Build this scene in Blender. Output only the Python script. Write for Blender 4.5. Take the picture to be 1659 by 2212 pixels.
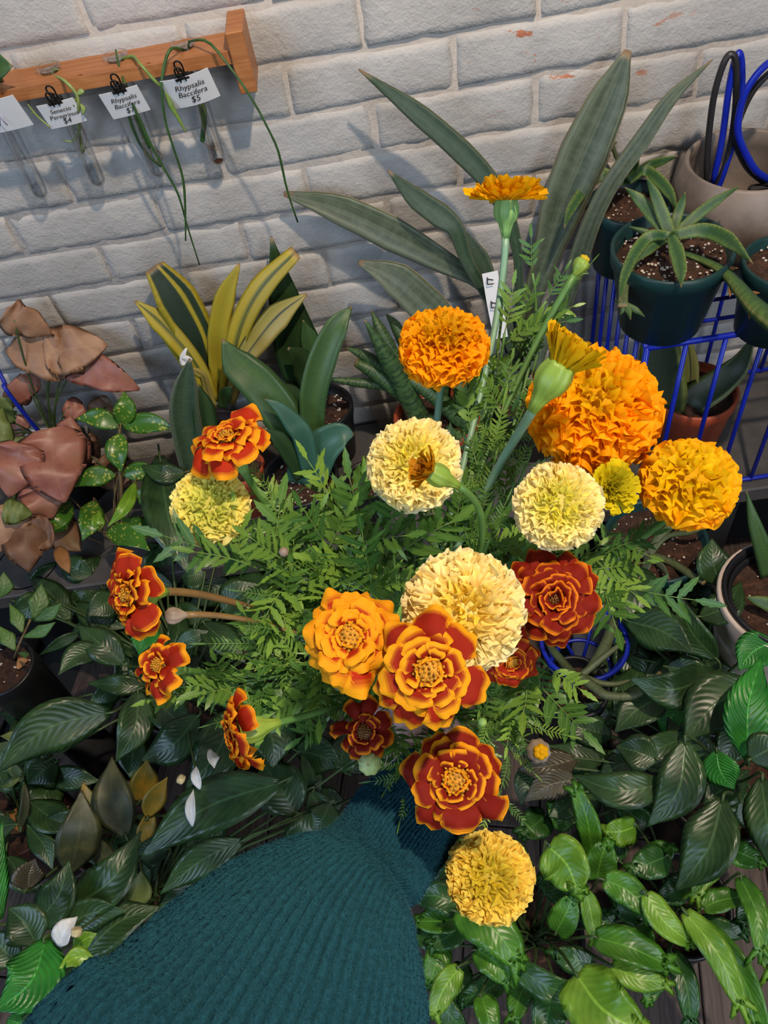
import bpy, math, random
import numpy as np
from mathutils import Matrix, Vector
random.seed(7); rng = np.random.default_rng(7)
scene = bpy.context.scene
for o in list(bpy.data.objects): bpy.data.objects.remove(o)
COL = scene.collection
# ------------------------------------------------------------------ camera
W, H, FPX = 1659., 2212., 1725.
PHI, PSI, RHO = math.radians(51.7), math.radians(4.5), -math.radians(11.85)
CAM = np.array([0., -1.12, 1.42])
cF = np.array([-math.sin(PSI)*math.cos(PHI), math.cos(PSI)*math.cos(PHI), -math.sin(PHI)])
_R0 = np.array([math.cos(PSI), math.sin(PSI), 0.]); _U0 = np.cross(_R0, cF)
cR = math.cos(RHO)*_R0 + math.sin(RHO)*_U0
cU = math.cos(RHO)*_U0 - math.sin(RHO)*_R0
cd = bpy.data.cameras.new('camera'); cam = bpy.data.objects.new('camera', cd); COL.objects.link(cam)
cam.matrix_world = Matrix(((cR[0], cU[0], -cF[0], CAM[0]), (cR[1], cU[1], -cF[1], CAM[1]), (cR[2], cU[2], -cF[2], CAM[2]), (0, 0, 0, 1)))
cd.sensor_fit = 'VERTICAL'; cd.sensor_height = 24.; cd.lens = 24.*FPX/H; cd.clip_start = .02
scene.camera = cam
# ------------------------------------------------------------------ light
scene.view_settings.view_transform = 'Standard'; scene.view_settings.look = 'None'
scene.view_settings.gamma = 1; scene.view_settings.use_curve_mapping = False
scene.view_settings.exposure = 0.10
wd = bpy.data.worlds.new('room_ambient'); scene.world = wd; wd.use_nodes = True
wd.node_tree.nodes['Background'].inputs[0].default_value = (.62, .72, 1, 1)
wd.node_tree.nodes['Background'].inputs[1].default_value = .075

def aim(o, target):
    d = Vector(target) - o.location
    o.rotation_euler = d.to_track_quat('-Z', 'Y').to_euler()
def light(name, kind, loc, target, power, color, **kw):
    l = bpy.data.lights.new(name, kind); o = bpy.data.objects.new(name, l); COL.objects.link(o)
    o.location = loc; l.energy = power; l.color = color
    for k, v in kw.items(): setattr(l, k, v)
    aim(o, target); return o
light('ceiling_spot_lamp', 'SPOT', (.42, -1.0, 2.45), (-.05, -.40, .95), 106, (1, .82, .63), spot_size=math.radians(78), spot_blend=.75, shadow_soft_size=.03)
light('ceiling_spot_lamp', 'SPOT', (-.75, -.75, 2.6), (-.35, 0, 1.1), 14, (1, .80, .58), spot_size=math.radians(44), spot_blend=.9, shadow_soft_size=.04)
light('shop_window_daylight', 'AREA', (-1.9, -2.2, 2.0), (0, -.6, .8), 30, (.52, .72, 1), shape='RECTANGLE', size=1.1, size_y=1.5)
light('shop_door_daylight', 'AREA', (1.1, -2.5, 1.6), (.2, -.8, .6), 24, (.78, .88, 1), shape='RECTANGLE', size=.8, size_y=1.6)

# ------------------------------------------------------------------ pixel helpers (a pixel gives a direction; distance comes from plane / size)
def ray(x, y): return cF + cR*(x-W/2)/FPX - cU*(y-H/2)/FPX
def atD(x, y, d): return CAM + ray(x, y)*d
def onY(x, y, Y): r = ray(x, y); return CAM + r*(Y-CAM[1])/r[1]
def onZ(x, y, Z): r = ray(x, y); return CAM + r*(Z-CAM[2])/r[2]
def depth(p): return float((np.asarray(p)-CAM) @ cF)
def nrm(v):
    v = np.asarray(v, float); n = np.linalg.norm(v); return v/n if n > 1e-12 else v
def spline(pts, n):
    P = np.asarray(pts, float)
    if len(P) == 2: return P[0] + (P[1]-P[0])*np.linspace(0, 1, n)[:, None]
    P = np.vstack([2*P[0]-P[1], P, 2*P[-1]-P[-2]]); m = len(P)-3
    out = []
    for t in np.linspace(0, m-1e-6, n):
        i = int(t); f = t-i; a, b, c, d = P[i:i+4]
        out.append(.5*((2*b) + (c-a)*f + (2*a-5*b+4*c-d)*f*f + (3*b-a-3*c+d)*f**3))
    return np.array(out)
def lerpv(vals, n):
    vals = np.asarray(vals, float); return np.interp(np.linspace(0, 1, n), np.linspace(0, 1, len(vals)), vals)
# ------------------------------------------------------------------ materials
def srgb(r, g, b):
    f = lambda c: c/12.92 if c <= .04045 else ((c+.055)/1.055)**2.4
    return (f(r/255), f(g/255), f(b/255), 1)
class NT:
    def __init__(s, name):
        s.m = bpy.data.materials.new(name); s.m.use_nodes = True; s.t = s.m.node_tree; s.n = s.t.nodes
        s.b = s.n['Principled BSDF']; s.out = s.n['Material Output']
    def node(s, typ, **kw):
        n = s.n.new(typ)
        for k, v in kw.items():
            if k.startswith('_'): setattr(n, k[1:], v)
            else:
                key = int(k[1:]) if k[0] == 'i' and k[1:].isdigit() else k.replace('__', ' ')
                s.set(n.inputs[key], v)
        return n
    def set(s, inp, v):
        if hasattr(v, 'is_output') or isinstance(v, bpy.types.NodeSocket): s.t.links.new(v, inp)
        else: inp.default_value = v
    def P(s, **kw):
        for k, v in kw.items(): s.set(s.b.inputs[k.replace('__', ' ')], v)
    def math(s, op, a, b=0., c=None, clamp=False):
        n = s.n.new('ShaderNodeMath'); n.operation = op; n.use_clamp = clamp
        s.set(n.inputs[0], a); s.set(n.inputs[1], b)
        if c is not None: s.set(n.inputs[2], c)
        return n.outputs[0]
    def mix(s, fac, a, b, blend='MIX'):
        n = s.n.new('ShaderNodeMix'); n.data_type = 'RGBA'; n.blend_type = blend
        s.set(n.inputs[0], fac); s.set(n.inputs[6], a); s.set(n.inputs[7], b); return n.outputs[2]
    def ramp(s, fac, stops, interp='LINEAR'):
        n = s.n.new('ShaderNodeValToRGB'); n.color_ramp.interpolation = interp; e = n.color_ramp.elements
        while len(e) < len(stops): e.new(.5)
        for el, (p, c) in zip(e, stops): el.position = p; el.color = c
        s.set(n.inputs[0], fac); return n.outputs[0]
    def rng(s, v, a, b, c=0., d=1., smooth=True):
        n = s.n.new('ShaderNodeMapRange'); n.interpolation_type = 'SMOOTHSTEP' if smooth else 'LINEAR'
        for i, q in enumerate((v, a, b, c, d)): s.set(n.inputs[i], q)
        return n.outputs[0]
    def tc(s, which='Object'): return s.node('ShaderNodeTexCoord').outputs[which]
    def noise(s, vec, scale, detail=3., rough=.55, out='Fac', dist=0.):
        n = s.node('ShaderNodeTexNoise', Scale=scale, Detail=detail, Roughness=rough, Distortion=dist, Vector=vec); return n.outputs[out]
    def scale(s, vec, sc):
        n = s.node('ShaderNodeVectorMath', _operation='MULTIPLY'); s.set(n.inputs[0], vec); n.inputs[1].default_value = sc; return n.outputs[0]
    def uv(s):
        n = s.node('ShaderNodeSeparateXYZ'); s.set(n.inputs[0], s.tc('UV')); return n.outputs[0], n.outputs[1]
    def info(s): return s.node('ShaderNodeObjectInfo')
    def bump(s, h, strength=.3, dist=.002):
        n = s.node('ShaderNodeBump', Strength=strength, Distance=dist, Height=h); s.t.links.new(n.outputs[0], s.b.inputs['Normal']); return n
    def translucent(s, color, fac):
        tr = s.node('ShaderNodeBsdfTranslucent'); s.set(tr.inputs[0], color)
        mx = s.node('ShaderNodeMixShader'); s.set(mx.inputs[0], fac)
        s.t.links.new(s.b.outputs[0], mx.inputs[1]); s.t.links.new(tr.outputs[0], mx.inputs[2]); s.t.links.new(mx.outputs[0], s.out.inputs[0])
def plain(name, col, rough=.5, var=.12, scale=30., metal=0., bump=0., spec=.5):
    k = NT(name); v = k.noise(k.tc(), scale, 4.)
    c2 = tuple(x*(1-var*2) for x in col[:3])+(1,)
    k.P(Base__Color=k.mix(k.rng(v, .3, .7), c2, col), Roughness=rough, Metallic=metal)
    k.b.inputs['Specular IOR Level'].default_value = spec
    if bump: k.bump(v, bump, .002)
    return k.m
M = {}
def brick_mat():
    k = NT('white_painted_brick'); co = k.tc(); w = k.node('ShaderNodeNewGeometry').outputs['Position']
    n1 = k.noise(w, 9, 5); n2 = k.noise(w, 70, 5, .6); n3 = k.noise(w, 260, 3)
    c = k.mix(k.rng(n1, .3, .7), srgb(170, 166, 161), srgb(188, 184, 179))
    c = k.mix(k.math('MULTIPLY', k.rng(n2, .58, .72), .25), c, srgb(168, 162, 155))
    # chipped paint shows red brick in a few places
    ch = k.noise(k.scale(w, (1, 1, 2.6)), 16, 5, .65)
    sx = k.node('ShaderNodeSeparateXYZ'); k.set(sx.inputs[0], w)
    zone = k.math('MULTIPLY', k.rng(sx.outputs[0], .10, .22), k.math('MULTIPLY', k.rng(sx.outputs[0], .5, .34), k.rng(sx.outputs[2], .84, .89)))
    c = k.mix(k.math('MULTIPLY', k.rng(ch, .60, .625), zone), c, srgb(178, 112, 80))
    k.P(Base__Color=c, Roughness=.55)
    h = k.math('ADD', k.math('MULTIPLY', n2, .7), k.math('MULTIPLY', n3, .3)); k.bump(k.math('ADD', h, k.math('MULTIPLY', n1, .8)), .55, .006)
    return k.m
M['brick'] = brick_mat()
def mortar_mat():
    k = NT('painted_mortar'); w = k.tc(); n1 = k.noise(w, 40, 6, .65)
    k.P(Base__Color=k.mix(n1, srgb(170, 160, 150), srgb(196, 186, 176)), Roughness=.7); k.bump(n1, .7, .006); return k.m
M['mortar'] = mortar_mat()
def wood_mat(name, a, b, sc=(4, 60, 60), rough=.45):
    k = NT(name); v = k.scale(k.tc(), sc); n = k.noise(v, 3, 6, .6, dist=.6); n2 = k.noise(v, 14, 3)
    c = k.mix(k.rng(n, .3, .7), a, b); c = k.mix(k.math('MULTIPLY', n2, .3), c, tuple(x*.55 for x in a[:3])+(1,))
    k.P(Base__Color=c, Roughness=rough); k.bump(n2, .15, .001); return k.m
M['cherry'] = wood_mat('cherry_wood', srgb(158, 98, 54), srgb(186, 124, 74))
M['plank'] = wood_mat('dark_weathered_plank', srgb(58, 46, 42), srgb(98, 82, 74), (50, 3.5, 50), .6)
M['grey_bench'] = plain('grey_bench_paint', srgb(84, 80, 78), .6, .15, 25, bump=.2)
M['dark_leg'] = plain('dark_grey_leg', srgb(52, 52, 54), .5, .1)
M['blue_wire'] = plain('blue_coated_wire', srgb(22, 42, 168), .28, .08, 40)
M['black_wire'] = plain('black_coated_wire', srgb(44, 42, 42), .35, .1, 40)
M['green_pot'] = plain('dark_green_plastic', srgb(22, 58, 58), .42, .08, 12)
M['black_pot'] = plain('black_plastic', srgb(24, 24, 26), .4, .1, 20)
M['terracotta'] = plain('terracotta_plastic', srgb(168, 74, 42), .5, .1, 14)
M['brown_pot'] = plain('brown_pot_plastic', srgb(58, 30, 24), .5, .1, 14)
M['white_pot'] = plain('pale_glazed_pot', srgb(214, 196, 182), .35, .05, 10)
def ceramic():
    k = NT('grey_brown_ceramic'); n = k.noise(k.tc(), 14, 5, .6)
    k.P(Base__Color=k.mix(k.rng(n, .3, .7), srgb(104, 92, 84), srgb(140, 127, 118)), Roughness=.5); k.bump(n, .15, .003); return k.m
M['ceramic'] = ceramic()
def soil_mat():
    k = NT('potting_soil'); v = k.tc(); n = k.noise(v, 60, 6, .7); n2 = k.noise(v, 220, 3)
    k.P(Base__Color=k.ramp(n, [(.25, srgb(30, 20, 15)), (.5, srgb(74, 48, 34)), (.75, srgb(122, 82, 60))]), Roughness=.95)
    k.bump(k.math('ADD', n, k.math('MULTIPLY', n2, .4)), 1., .012); return k.m
M['soil'] = soil_mat()
M['perlite'] = plain('perlite_white', srgb(214, 200, 186), .8, .1)
# --- leaf materials (UV.x across, UV.y along)
def leaf_lily(name, dark, light, vein=.14, rough=.36, freq=11., spec=.6, tl=.10):
    k = NT(name); u, v = k.uv(); w = k.math('ABSOLUTE', k.math('SUBTRACT', u, .5))
    ph = k.math('MULTIPLY', k.math('SUBTRACT', v, k.math('MULTIPLY', k.math('POWER', w, 1.3), .85)), freq*6.283)
    s = k.math('SINE', ph); n = k.noise(k.tc(), 25, 3)
    vn = k.rng(s, .2, 1.)
    c = k.mix(k.rng(n, .3, .7), dark, light); rib = k.rng(w, .012, .035, 1., 0.)
    c = k.mix(k.math('MULTIPLY', vn, .16), c, tuple(x*.55 for x in dark[:3])+(1,))
    c = k.mix(k.math('MULTIPLY', rib, .55), c, tuple(min(1, x*1.7+.02) for x in light[:3])+(1,))
    k.P(Base__Color=c, Roughness=rough); k.b.inputs['Specular IOR Level'].default_value = spec
    k.bump(k.math('ADD', k.math('MULTIPLY', s, .5), k.math('MULTIPLY', rib, -1.2)), vein, .003)
    k.translucent(light, tl); return k.m
M['lily'] = leaf_lily('peace_lily_leaf', srgb(33, 58, 27), srgb(56, 86, 43))
M['lily_bright'] = leaf_lily('young_peace_lily_leaf', srgb(34, 112, 36), srgb(58, 146, 50), .4, tl=.2)
M['lily_brown'] = leaf_lily('old_peace_lily_leaf', srgb(70, 64, 48), srgb(98, 90, 68), .4)
M['lime'] = leaf_lily('lime_green_leaf', srgb(104, 150, 36), srgb(140, 184, 50), .1, .3, 5, tl=.25)
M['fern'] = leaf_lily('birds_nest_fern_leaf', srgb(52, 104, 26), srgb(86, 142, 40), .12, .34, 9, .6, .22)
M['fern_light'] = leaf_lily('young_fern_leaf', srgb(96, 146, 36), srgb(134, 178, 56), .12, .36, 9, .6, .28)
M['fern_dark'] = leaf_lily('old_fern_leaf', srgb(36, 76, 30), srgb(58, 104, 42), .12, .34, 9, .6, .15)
M['seedling'] = leaf_lily('seedling_leaf', srgb(66, 102, 42), srgb(90, 128, 54), .15, .45, 6, tl=.2)
def leaf_stripe(name, stops, rough=.4, streak=.35, band=.0, bandcol=None, edge=None):
    k = NT(name); u, v = k.uv(); uvv = k.tc('UV')
    st = k.noise(k.scale(uvv, (14, .9, 1)), 1.6, 4, .6); xx = k.math('ADD', u, k.math('MULTIPLY', k.math('SUBTRACT', st, .5), streak))
    c = k.ramp(xx, stops)
    if band:
        bn = k.noise(k.scale(uvv, (1.4, 20, 1)), 1.6, 4, .65); c = k.mix(k.math('MULTIPLY', k.rng(bn, .42, .62), band), c, bandcol)
    if edge: c = k.mix(k.rng(k.math('ABSOLUTE', k.math('SUBTRACT', u, .5)), .475, .492), c, edge)
    tip = k.rng(v, .965, .995); c = k.mix(k.math('MULTIPLY', tip, .7), c, srgb(150, 116, 84))
    k.P(Base__Color=c, Roughness=rough); k.bump(st, .25, .002); k.translucent(c, .08); return k.m
g1, g2, g3 = srgb(62, 76, 56), srgb(92, 102, 80), srgb(126, 132, 108)
M['silver'] = leaf_stripe('silver_sansevieria_leaf', [(0, g3), (.18, g2), (.32, g1), (.45, g2), (.6, g1), (.75, g2), (.9, g1), (1, g3)], .42, .5, .22, srgb(120, 132, 112), srgb(168, 150, 122))
M['silver_dark'] = leaf_stripe('dark_sansevieria_leaf', [(0, g2), (.2, srgb(48, 70, 48)), (.5, srgb(66, 86, 62)), (.8, srgb(44, 66, 46)), (1, g2)], .42, .45, .2, srgb(92, 106, 84), srgb(140, 128, 98))
ye, yd, yg = srgb(176, 158, 44), srgb(40, 58, 38), srgb(108, 112, 44)
M['gold_wide'] = leaf_stripe('gold_margined_sansevieria_leaf', [(0, ye), (.13, ye), (.18, yd), (.5, srgb(34, 52, 36)), (.60, yd), (.64, ye), (.70, ye), (.75, yd), (.86, yd), (.91, ye), (1, ye)], .4, .10, .15, srgb(56, 76, 48))
M['gold'] = leaf_stripe('golden_sansevieria_leaf', [(0, ye), (.3, srgb(188, 166, 48)), (.46, yg), (.54, yd), (.62, ye), (1, srgb(166, 150, 52))], .4, .35)
M['gold_pure'] = leaf_stripe('yellow_sansevieria_leaf', [(0, ye), (.5, srgb(160, 146, 40)), (1, srgb(188, 170, 54))], .4, .4)
M['gold_pale'] = leaf_stripe('pale_yellow_sansevieria_leaf', [(0, yd), (.1, srgb(150, 140, 62)), (.42, srgb(168, 154, 78)), (.5, srgb(56, 70, 58)), (.58, srgb(162, 148, 76)), (1, srgb(176, 158, 84))], .4, .22)
M['moon'] = leaf_stripe('green_sansevieria_leaf', [(0, srgb(74, 104, 56)), (.3, srgb(62, 92, 46)), (.6, srgb(74, 104, 52)), (1, srgb(60, 92, 52))], .36, .5, .35, srgb(58, 84, 50))
M['moon_teal'] = leaf_stripe('blue_green_sansevieria_leaf', [(0, srgb(66, 108, 88)), (.5, srgb(58, 98, 78)), (1, srgb(70, 112, 92))], .35, .4)
M['moon_dark'] = leaf_stripe('dark_green_sansevieria_leaf', [(0, srgb(52, 78, 40)), (.4, srgb(40, 66, 34)), (.7, srgb(56, 80, 40)), (1, srgb(38, 62, 34))], .36, .5, .3, srgb(44, 66, 38))
M['variegated'] = leaf_stripe('green_yellow_edged_sansevieria_leaf', [(0, srgb(104, 112, 48)), (.1, srgb(88, 100, 46)), (.16, srgb(44, 58, 38)), (.5, srgb(56, 68, 48)), (.84, srgb(42, 56, 38)), (.9, srgb(92, 104, 48)), (1, srgb(108, 114, 52))], .4, .14, .35, srgb(64, 78, 54))
M['starfish'] = leaf_stripe('banded_cylindrical_leaf', [(0, srgb(74, 104, 58)), (.5, srgb(80, 108, 60)), (1, srgb(66, 96, 54))], .42, .4, .85, srgb(34, 58, 40))
M['boncel'] = leaf_stripe('striped_small_sansevieria_leaf', [(0, srgb(142, 150, 84)), (.1, srgb(96, 124, 58)), (.3, srgb(62, 96, 50)), (.5, srgb(50, 84, 48)), (.7, srgb(70, 102, 52)), (.9, srgb(100, 128, 62)), (1, srgb(150, 154, 92))], .4, .14, .5, srgb(38, 68, 42))
M['stolon'] = leaf_stripe('grey_green_stem', [(0, srgb(96, 106, 66)), (.5, srgb(84, 98, 60)), (1, srgb(102, 108, 72))], .45, .3, .6, srgb(66, 72, 48))
def leaf_gold_dust():
    k = NT('gold_speckled_leaf'); u, v = k.uv(); co = k.tc()
    vo = k.node('ShaderNodeTexVoronoi', Scale=180., Vector=co, Randomness=1.).outputs['Distance']; n = k.noise(co, 50, 2)
    spot = k.math('MULTIPLY', k.rng(vo, .30, .42, 1., 0.), k.rng(n, .44, .54))
    c = k.mix(spot, k.mix(k.noise(co, 20, 3), srgb(44, 92, 26), srgb(84, 134, 40)), srgb(176, 178, 74))
    k.P(Base__Color=c, Roughness=.3); k.translucent(c, .15); return k.m
M['gold_dust'] = leaf_gold_dust()
def leaf_mottle(name, a, b, cc, rough=.5, tl=.15, sc=22.):
    k = NT(name); u, v = k.uv(); n = k.noise(k.tc(), sc, 4, .6); w = k.math('ABSOLUTE', k.math('SUBTRACT', u, .5))
    c = k.ramp(n, [(.3, a), (.52, b), (.72, cc)]); c = k.mix(k.math('MULTIPLY', k.rng(w, .01, .03, 1., 0.), .4), c, cc)
    k.P(Base__Color=c, Roughness=rough); k.bump(n, .15, .003); k.translucent(b, tl); return k.m
M['pink'] = leaf_mottle('pink_arrowhead_leaf', srgb(138, 100, 76), srgb(172, 130, 100), srgb(182, 146, 116))
M['pink_deep'] = leaf_mottle('rose_arrowhead_leaf', srgb(140, 84, 70), srgb(170, 110, 92), srgb(164, 118, 90), .42)
M['pink_brown'] = leaf_mottle('brown_arrowhead_leaf', srgb(98, 66, 46), srgb(132, 94, 66), srgb(120, 98, 60))
M['pink_green'] = leaf_mottle('green_arrowhead_leaf', srgb(72, 88, 40), srgb(104, 118, 56), srgb(126, 136, 72))
M['dieffen'] = leaf_mottle('mottled_dark_leaf', srgb(42, 50, 30), srgb(58, 62, 36), srgb(86, 84, 48), .45, .05, 40)
M['dieffen_yellow'] = leaf_mottle('yellow_mottled_leaf', srgb(66, 72, 30), srgb(112, 104, 36), srgb(170, 130, 36), .45, .1, 16)
M['dry'] = leaf_mottle('dry_leaf', srgb(120, 76, 40), srgb(156, 106, 58), srgb(176, 128, 80), .8, .1)
M['petiole'] = plain('leaf_stalk_green', srgb(70, 92, 48), .45, .15, 30)
M['twig'] = plain('woody_stem', srgb(126, 104, 66), .6, .2, 60)
M['white_bract'] = leaf_lily('white_spathe', srgb(214, 214, 210), srgb(232, 232, 228), .1, .4, 5, tl=.2)
M['spadix'] = plain('cream_spadix', srgb(214, 196, 146), .7, .2, 300, bump=.5)
M['card'] = plain('white_card', srgb(232, 230, 228), .7, .03)
M['ink'] = plain('black_ink', srgb(30, 28, 30), .6, .05)
M['ink_purple'] = plain('purple_ink', srgb(120, 104, 168), .6, .05)
M['clip'] = plain('black_clip_metal', srgb(22, 22, 24), .3, .05, metal=.3)
M['skin'] = plain('skin', srgb(230, 182, 176), .5, .04, 20)
def glass_mat(name, tint, gl=1.):
    k = NT(name); tr = k.node('ShaderNodeBsdfTransparent'); tr.inputs[0].default_value = tint; go = k.node('ShaderNodeBsdfGlossy', Roughness=.04); fr = k.node('ShaderNodeFresnel', IOR=1.4)
    mx = k.node('ShaderNodeMixShader'); k.set(mx.inputs[0], k.math('MULTIPLY', fr.outputs[0], gl)); k.t.links.new(tr.outputs[0], mx.inputs[1]); k.t.links.new(go.outputs[0], mx.inputs[2]); k.t.links.new(mx.outputs[0], k.out.inputs[0]); return k.m
M['glass'] = glass_mat('clear_glass', (.985, .99, .99, 1), .45)
M['water'] = glass_mat('water', (.975, .975, .96, 1), .3)
M['root'] = plain('brown_root', srgb(140, 106, 60), .7, .15)
M['sediment'] = plain('brown_sediment', srgb(104, 48, 24), .8, .15)
M['rhipsalis'] = plain('rhipsalis_stem_green', srgb(58, 96, 42), .45, .2, 60)
M['rhipsalis_light'] = plain('light_rhipsalis_green', srgb(120, 150, 70), .45, .15, 60)
M['senecio'] = plain('senecio_pale_green', srgb(140, 158, 88), .5, .12, 60)
# --- marigold
def french_mat():
    k = NT('french_marigold_petal'); e, v = k.uv(); inf = k.info(); col = k.node('ShaderNodeSeparateColor'); k.set(col.inputs[0], inf.outputs['Color'])
    co = k.tc(); n = k.noise(k.scale(k.tc('UV'), (8, 5, 1)), 2.2, 4, .65); fine = k.noise(co, 3.5, 4, .6)
    thr = k.math('ADD', col.outputs[0], k.math('MULTIPLY', k.math('SUBTRACT', n, .5), .75))
    lo = k.math('SUBTRACT', thr, .16); hi = k.math('ADD', thr, .16)
    m = k.rng(e, lo, hi)
    red = k.mix(col.outputs[1], srgb(88, 8, 5), srgb(196, 50, 8)); red = k.mix(k.math('MULTIPLY', fine, .4), red, srgb(160, 28, 6))
    yel = k.mix(col.outputs[2], srgb(236, 120, 16), srgb(252, 172, 18)); yel = k.mix(k.math('MULTIPLY', k.math('SUBTRACT', 1., v), .35), yel, srgb(240, 130, 14))
    c = k.mix(m, red, yel)
    k.P(Base__Color=c, Roughness=.62); k.b.inputs['Specular IOR Level'].default_value = .2
    k.bump(k.noise(k.scale(k.tc('UV'), (60, 3, 1)), 1.5, 2), .25, .05); k.translucent(c, .22); return k.m
M['french'] = french_mat()
def pompon_mat():
    k = NT('pompon_marigold_floret'); e, v = k.uv(); inf = k.info()
    base = inf.outputs['Color']; hv = k.node('ShaderNodeHueSaturation', Color=base, Value=k.rng(inf.outputs['Random'], 0, 1, .88, 1.08, False))
    hv2 = k.node('ShaderNodeHueSaturation', Color=hv.outputs[0], Saturation=1.04, Value=k.rng(v, .0, .8, .92, 1.04))
    c = hv2.outputs[0]; k.P(Base__Color=c, Roughness=.65); k.b.inputs['Specular IOR Level'].default_value = .2
    k.translucent(c, .35); return k.m
M['pompon'] = pompon_mat()
M['calyx'] = leaf_stripe('marigold_calyx', [(0, srgb(150, 172, 66)), (.5, srgb(126, 158, 62)), (1, srgb(150, 172, 66))], .4, .3)
M['calyx_blue'] = leaf_stripe('blue_green_calyx', [(0, srgb(118, 168, 104)), (.5, srgb(150, 182, 82)), (1, srgb(118, 168, 104))], .4, .3)
M['bud_white'] = leaf_stripe('pale_bud', [(0, srgb(190, 202, 140)), (.5, srgb(158, 182, 106)), (1, srgb(190, 202, 140))], .4, .3)
M['bud_purple'] = plain('purple_grey_bud', srgb(170, 150, 132), .5, .25, 40)
M['stem_green'] = plain('marigold_stem', srgb(86, 128, 60), .45, .12, 60)
M['stem_blue'] = plain('pale_blue_green_stem', srgb(128, 168, 136), .4, .1, 60)
M['stem_brown'] = plain('reddish_stem', srgb(134, 104, 62), .45, .15, 40)
M['disc'] = plain('marigold_disc_floret', srgb(226, 160, 22), .6, .25, 120)
M['disc_dark'] = plain('dark_disc_floret', srgb(140, 88, 22), .6, .3, 120)
def mleaf_mat():
    k = NT('marigold_leaf'); u, v = k.uv(); inf = k.info(); w = k.math('ABSOLUTE', k.math('SUBTRACT', u, .5))
    c = k.mix(inf.outputs['Random'], srgb(58, 104, 40), srgb(138, 176, 66)); c = k.mix(k.math('MULTIPLY', k.noise(k.tc(), 4, 2), .4), c, srgb(44, 92, 52))
    c = k.mix(k.math('MULTIPLY', k.rng(w, .02, .06, 1., 0.), .4), c, srgb(150, 176, 96))
    k.P(Base__Color=c, Roughness=.42); k.translucent(c, .2); return k.m
M['mleaf'] = mleaf_mat()
def knit_mat():
    k = NT('teal_wool_knit'); v = k.tc(); n = k.noise(v, 330, 5, .65); n2 = k.noise(v, 1500, 2); big = k.noise(v, 18, 2)
    c = k.mix(k.rng(n, .3, .7), srgb(8, 34, 43), srgb(28, 76, 91)); c = k.mix(k.math('MULTIPLY', n2, .35), c, srgb(56, 114, 126)); c = k.mix(k.math('MULTIPLY', big, .25), c, srgb(14, 56, 66))
    k.P(Base__Color=c, Roughness=.9); k.b.inputs['Sheen Weight'].default_value = .6; k.b.inputs['Sheen Roughness'].default_value = .5
    k.b.inputs['Sheen Tint'].default_value = srgb(60, 130, 150); k.b.inputs['Specular IOR Level'].default_value = .1
    k.bump(k.math('ADD', n, k.math('MULTIPLY', n2, .5)), .9, .004); return k.m
M['knit'] = knit_mat()
M['fuzz'] = plain('teal_wool_fibre', srgb(44, 100, 112), .9, .1)

# ------------------------------------------------------------------ mesh helpers
def mk_mesh(name, V, Fc, uv=None, mat=None, smooth=True):
    me = bpy.data.meshes.new(name); me.from_pydata([tuple(map(float, v)) for v in V], [], [tuple(f) for f in Fc])
    if uv is not None:
        uv = np.asarray(uv, float); l = me.uv_layers.new(name='UVMap'); idx = np.empty(len(me.loops), int); me.loops.foreach_get('vertex_index', idx)
        l.data.foreach_set('uv', uv[idx].ravel().astype(np.float32))
    if smooth: me.polygons.foreach_set('use_smooth', [True]*len(me.polygons))
    if mat is not None: me.materials.append(M[mat] if isinstance(mat, str) else mat)
    me.update(); return me
def tag(o, label=None, cat=None, group=None, kind=None):
    if label: o['label'] = label
    if cat: o['category'] = cat
    if group: o['group'] = group
    if kind: o['kind'] = kind
    return o
def link(name, me, parent=None):
    o = bpy.data.objects.new(name, me); COL.objects.link(o)
    if parent is not None: o.parent = parent
    return o
class Thing:
    def __init__(s, name, loc, label=None, cat=None, group=None, kind=None):
        s.o = bpy.data.objects.new(name, None); COL.objects.link(s.o); s.o.empty_display_size = .02
        s.loc = np.asarray(loc, float); s.o.location = tuple(s.loc); tag(s.o, label, cat, group, kind)
    def add(s, name, geo, mat, parent=None, smooth=True, label=None, kind=None):
        V, Fc, uv = geo; me = mk_mesh(name, np.asarray(V)-s.loc, Fc, uv, mat, smooth); o = link(name, me, parent or s.o)
        if label: o['label'] = label
        if kind: o['kind'] = kind
        return o
def single(name, geo, mat, label, cat, group=None, smooth=True, kind=None):
    V, Fc, uv = geo; V = np.asarray(V, float); c = V.mean(0); c[2] = V[:, 2].min()
    o = link(name, mk_mesh(name, V-c, Fc, uv, mat, smooth)); o.location = tuple(c); return tag(o, label, cat, group, kind)
def join(*gs):
    V, Fc, U = [], [], []; off = 0
    for g in gs:
        v, f, u = g; v = np.asarray(v, float); V.append(v); Fc += [tuple(i+off for i in q) for q in f]; U.append(np.asarray(u, float) if u is not None else np.zeros((len(v), 2))); off += len(v)
    return np.vstack(V), Fc, np.vstack(U)
def xf(g, Mx):
    V, f, u = g; V = np.asarray(V, float); Mx = np.array(Mx); return V @ Mx[:3, :3].T + Mx[:3, 3], f, u
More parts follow.
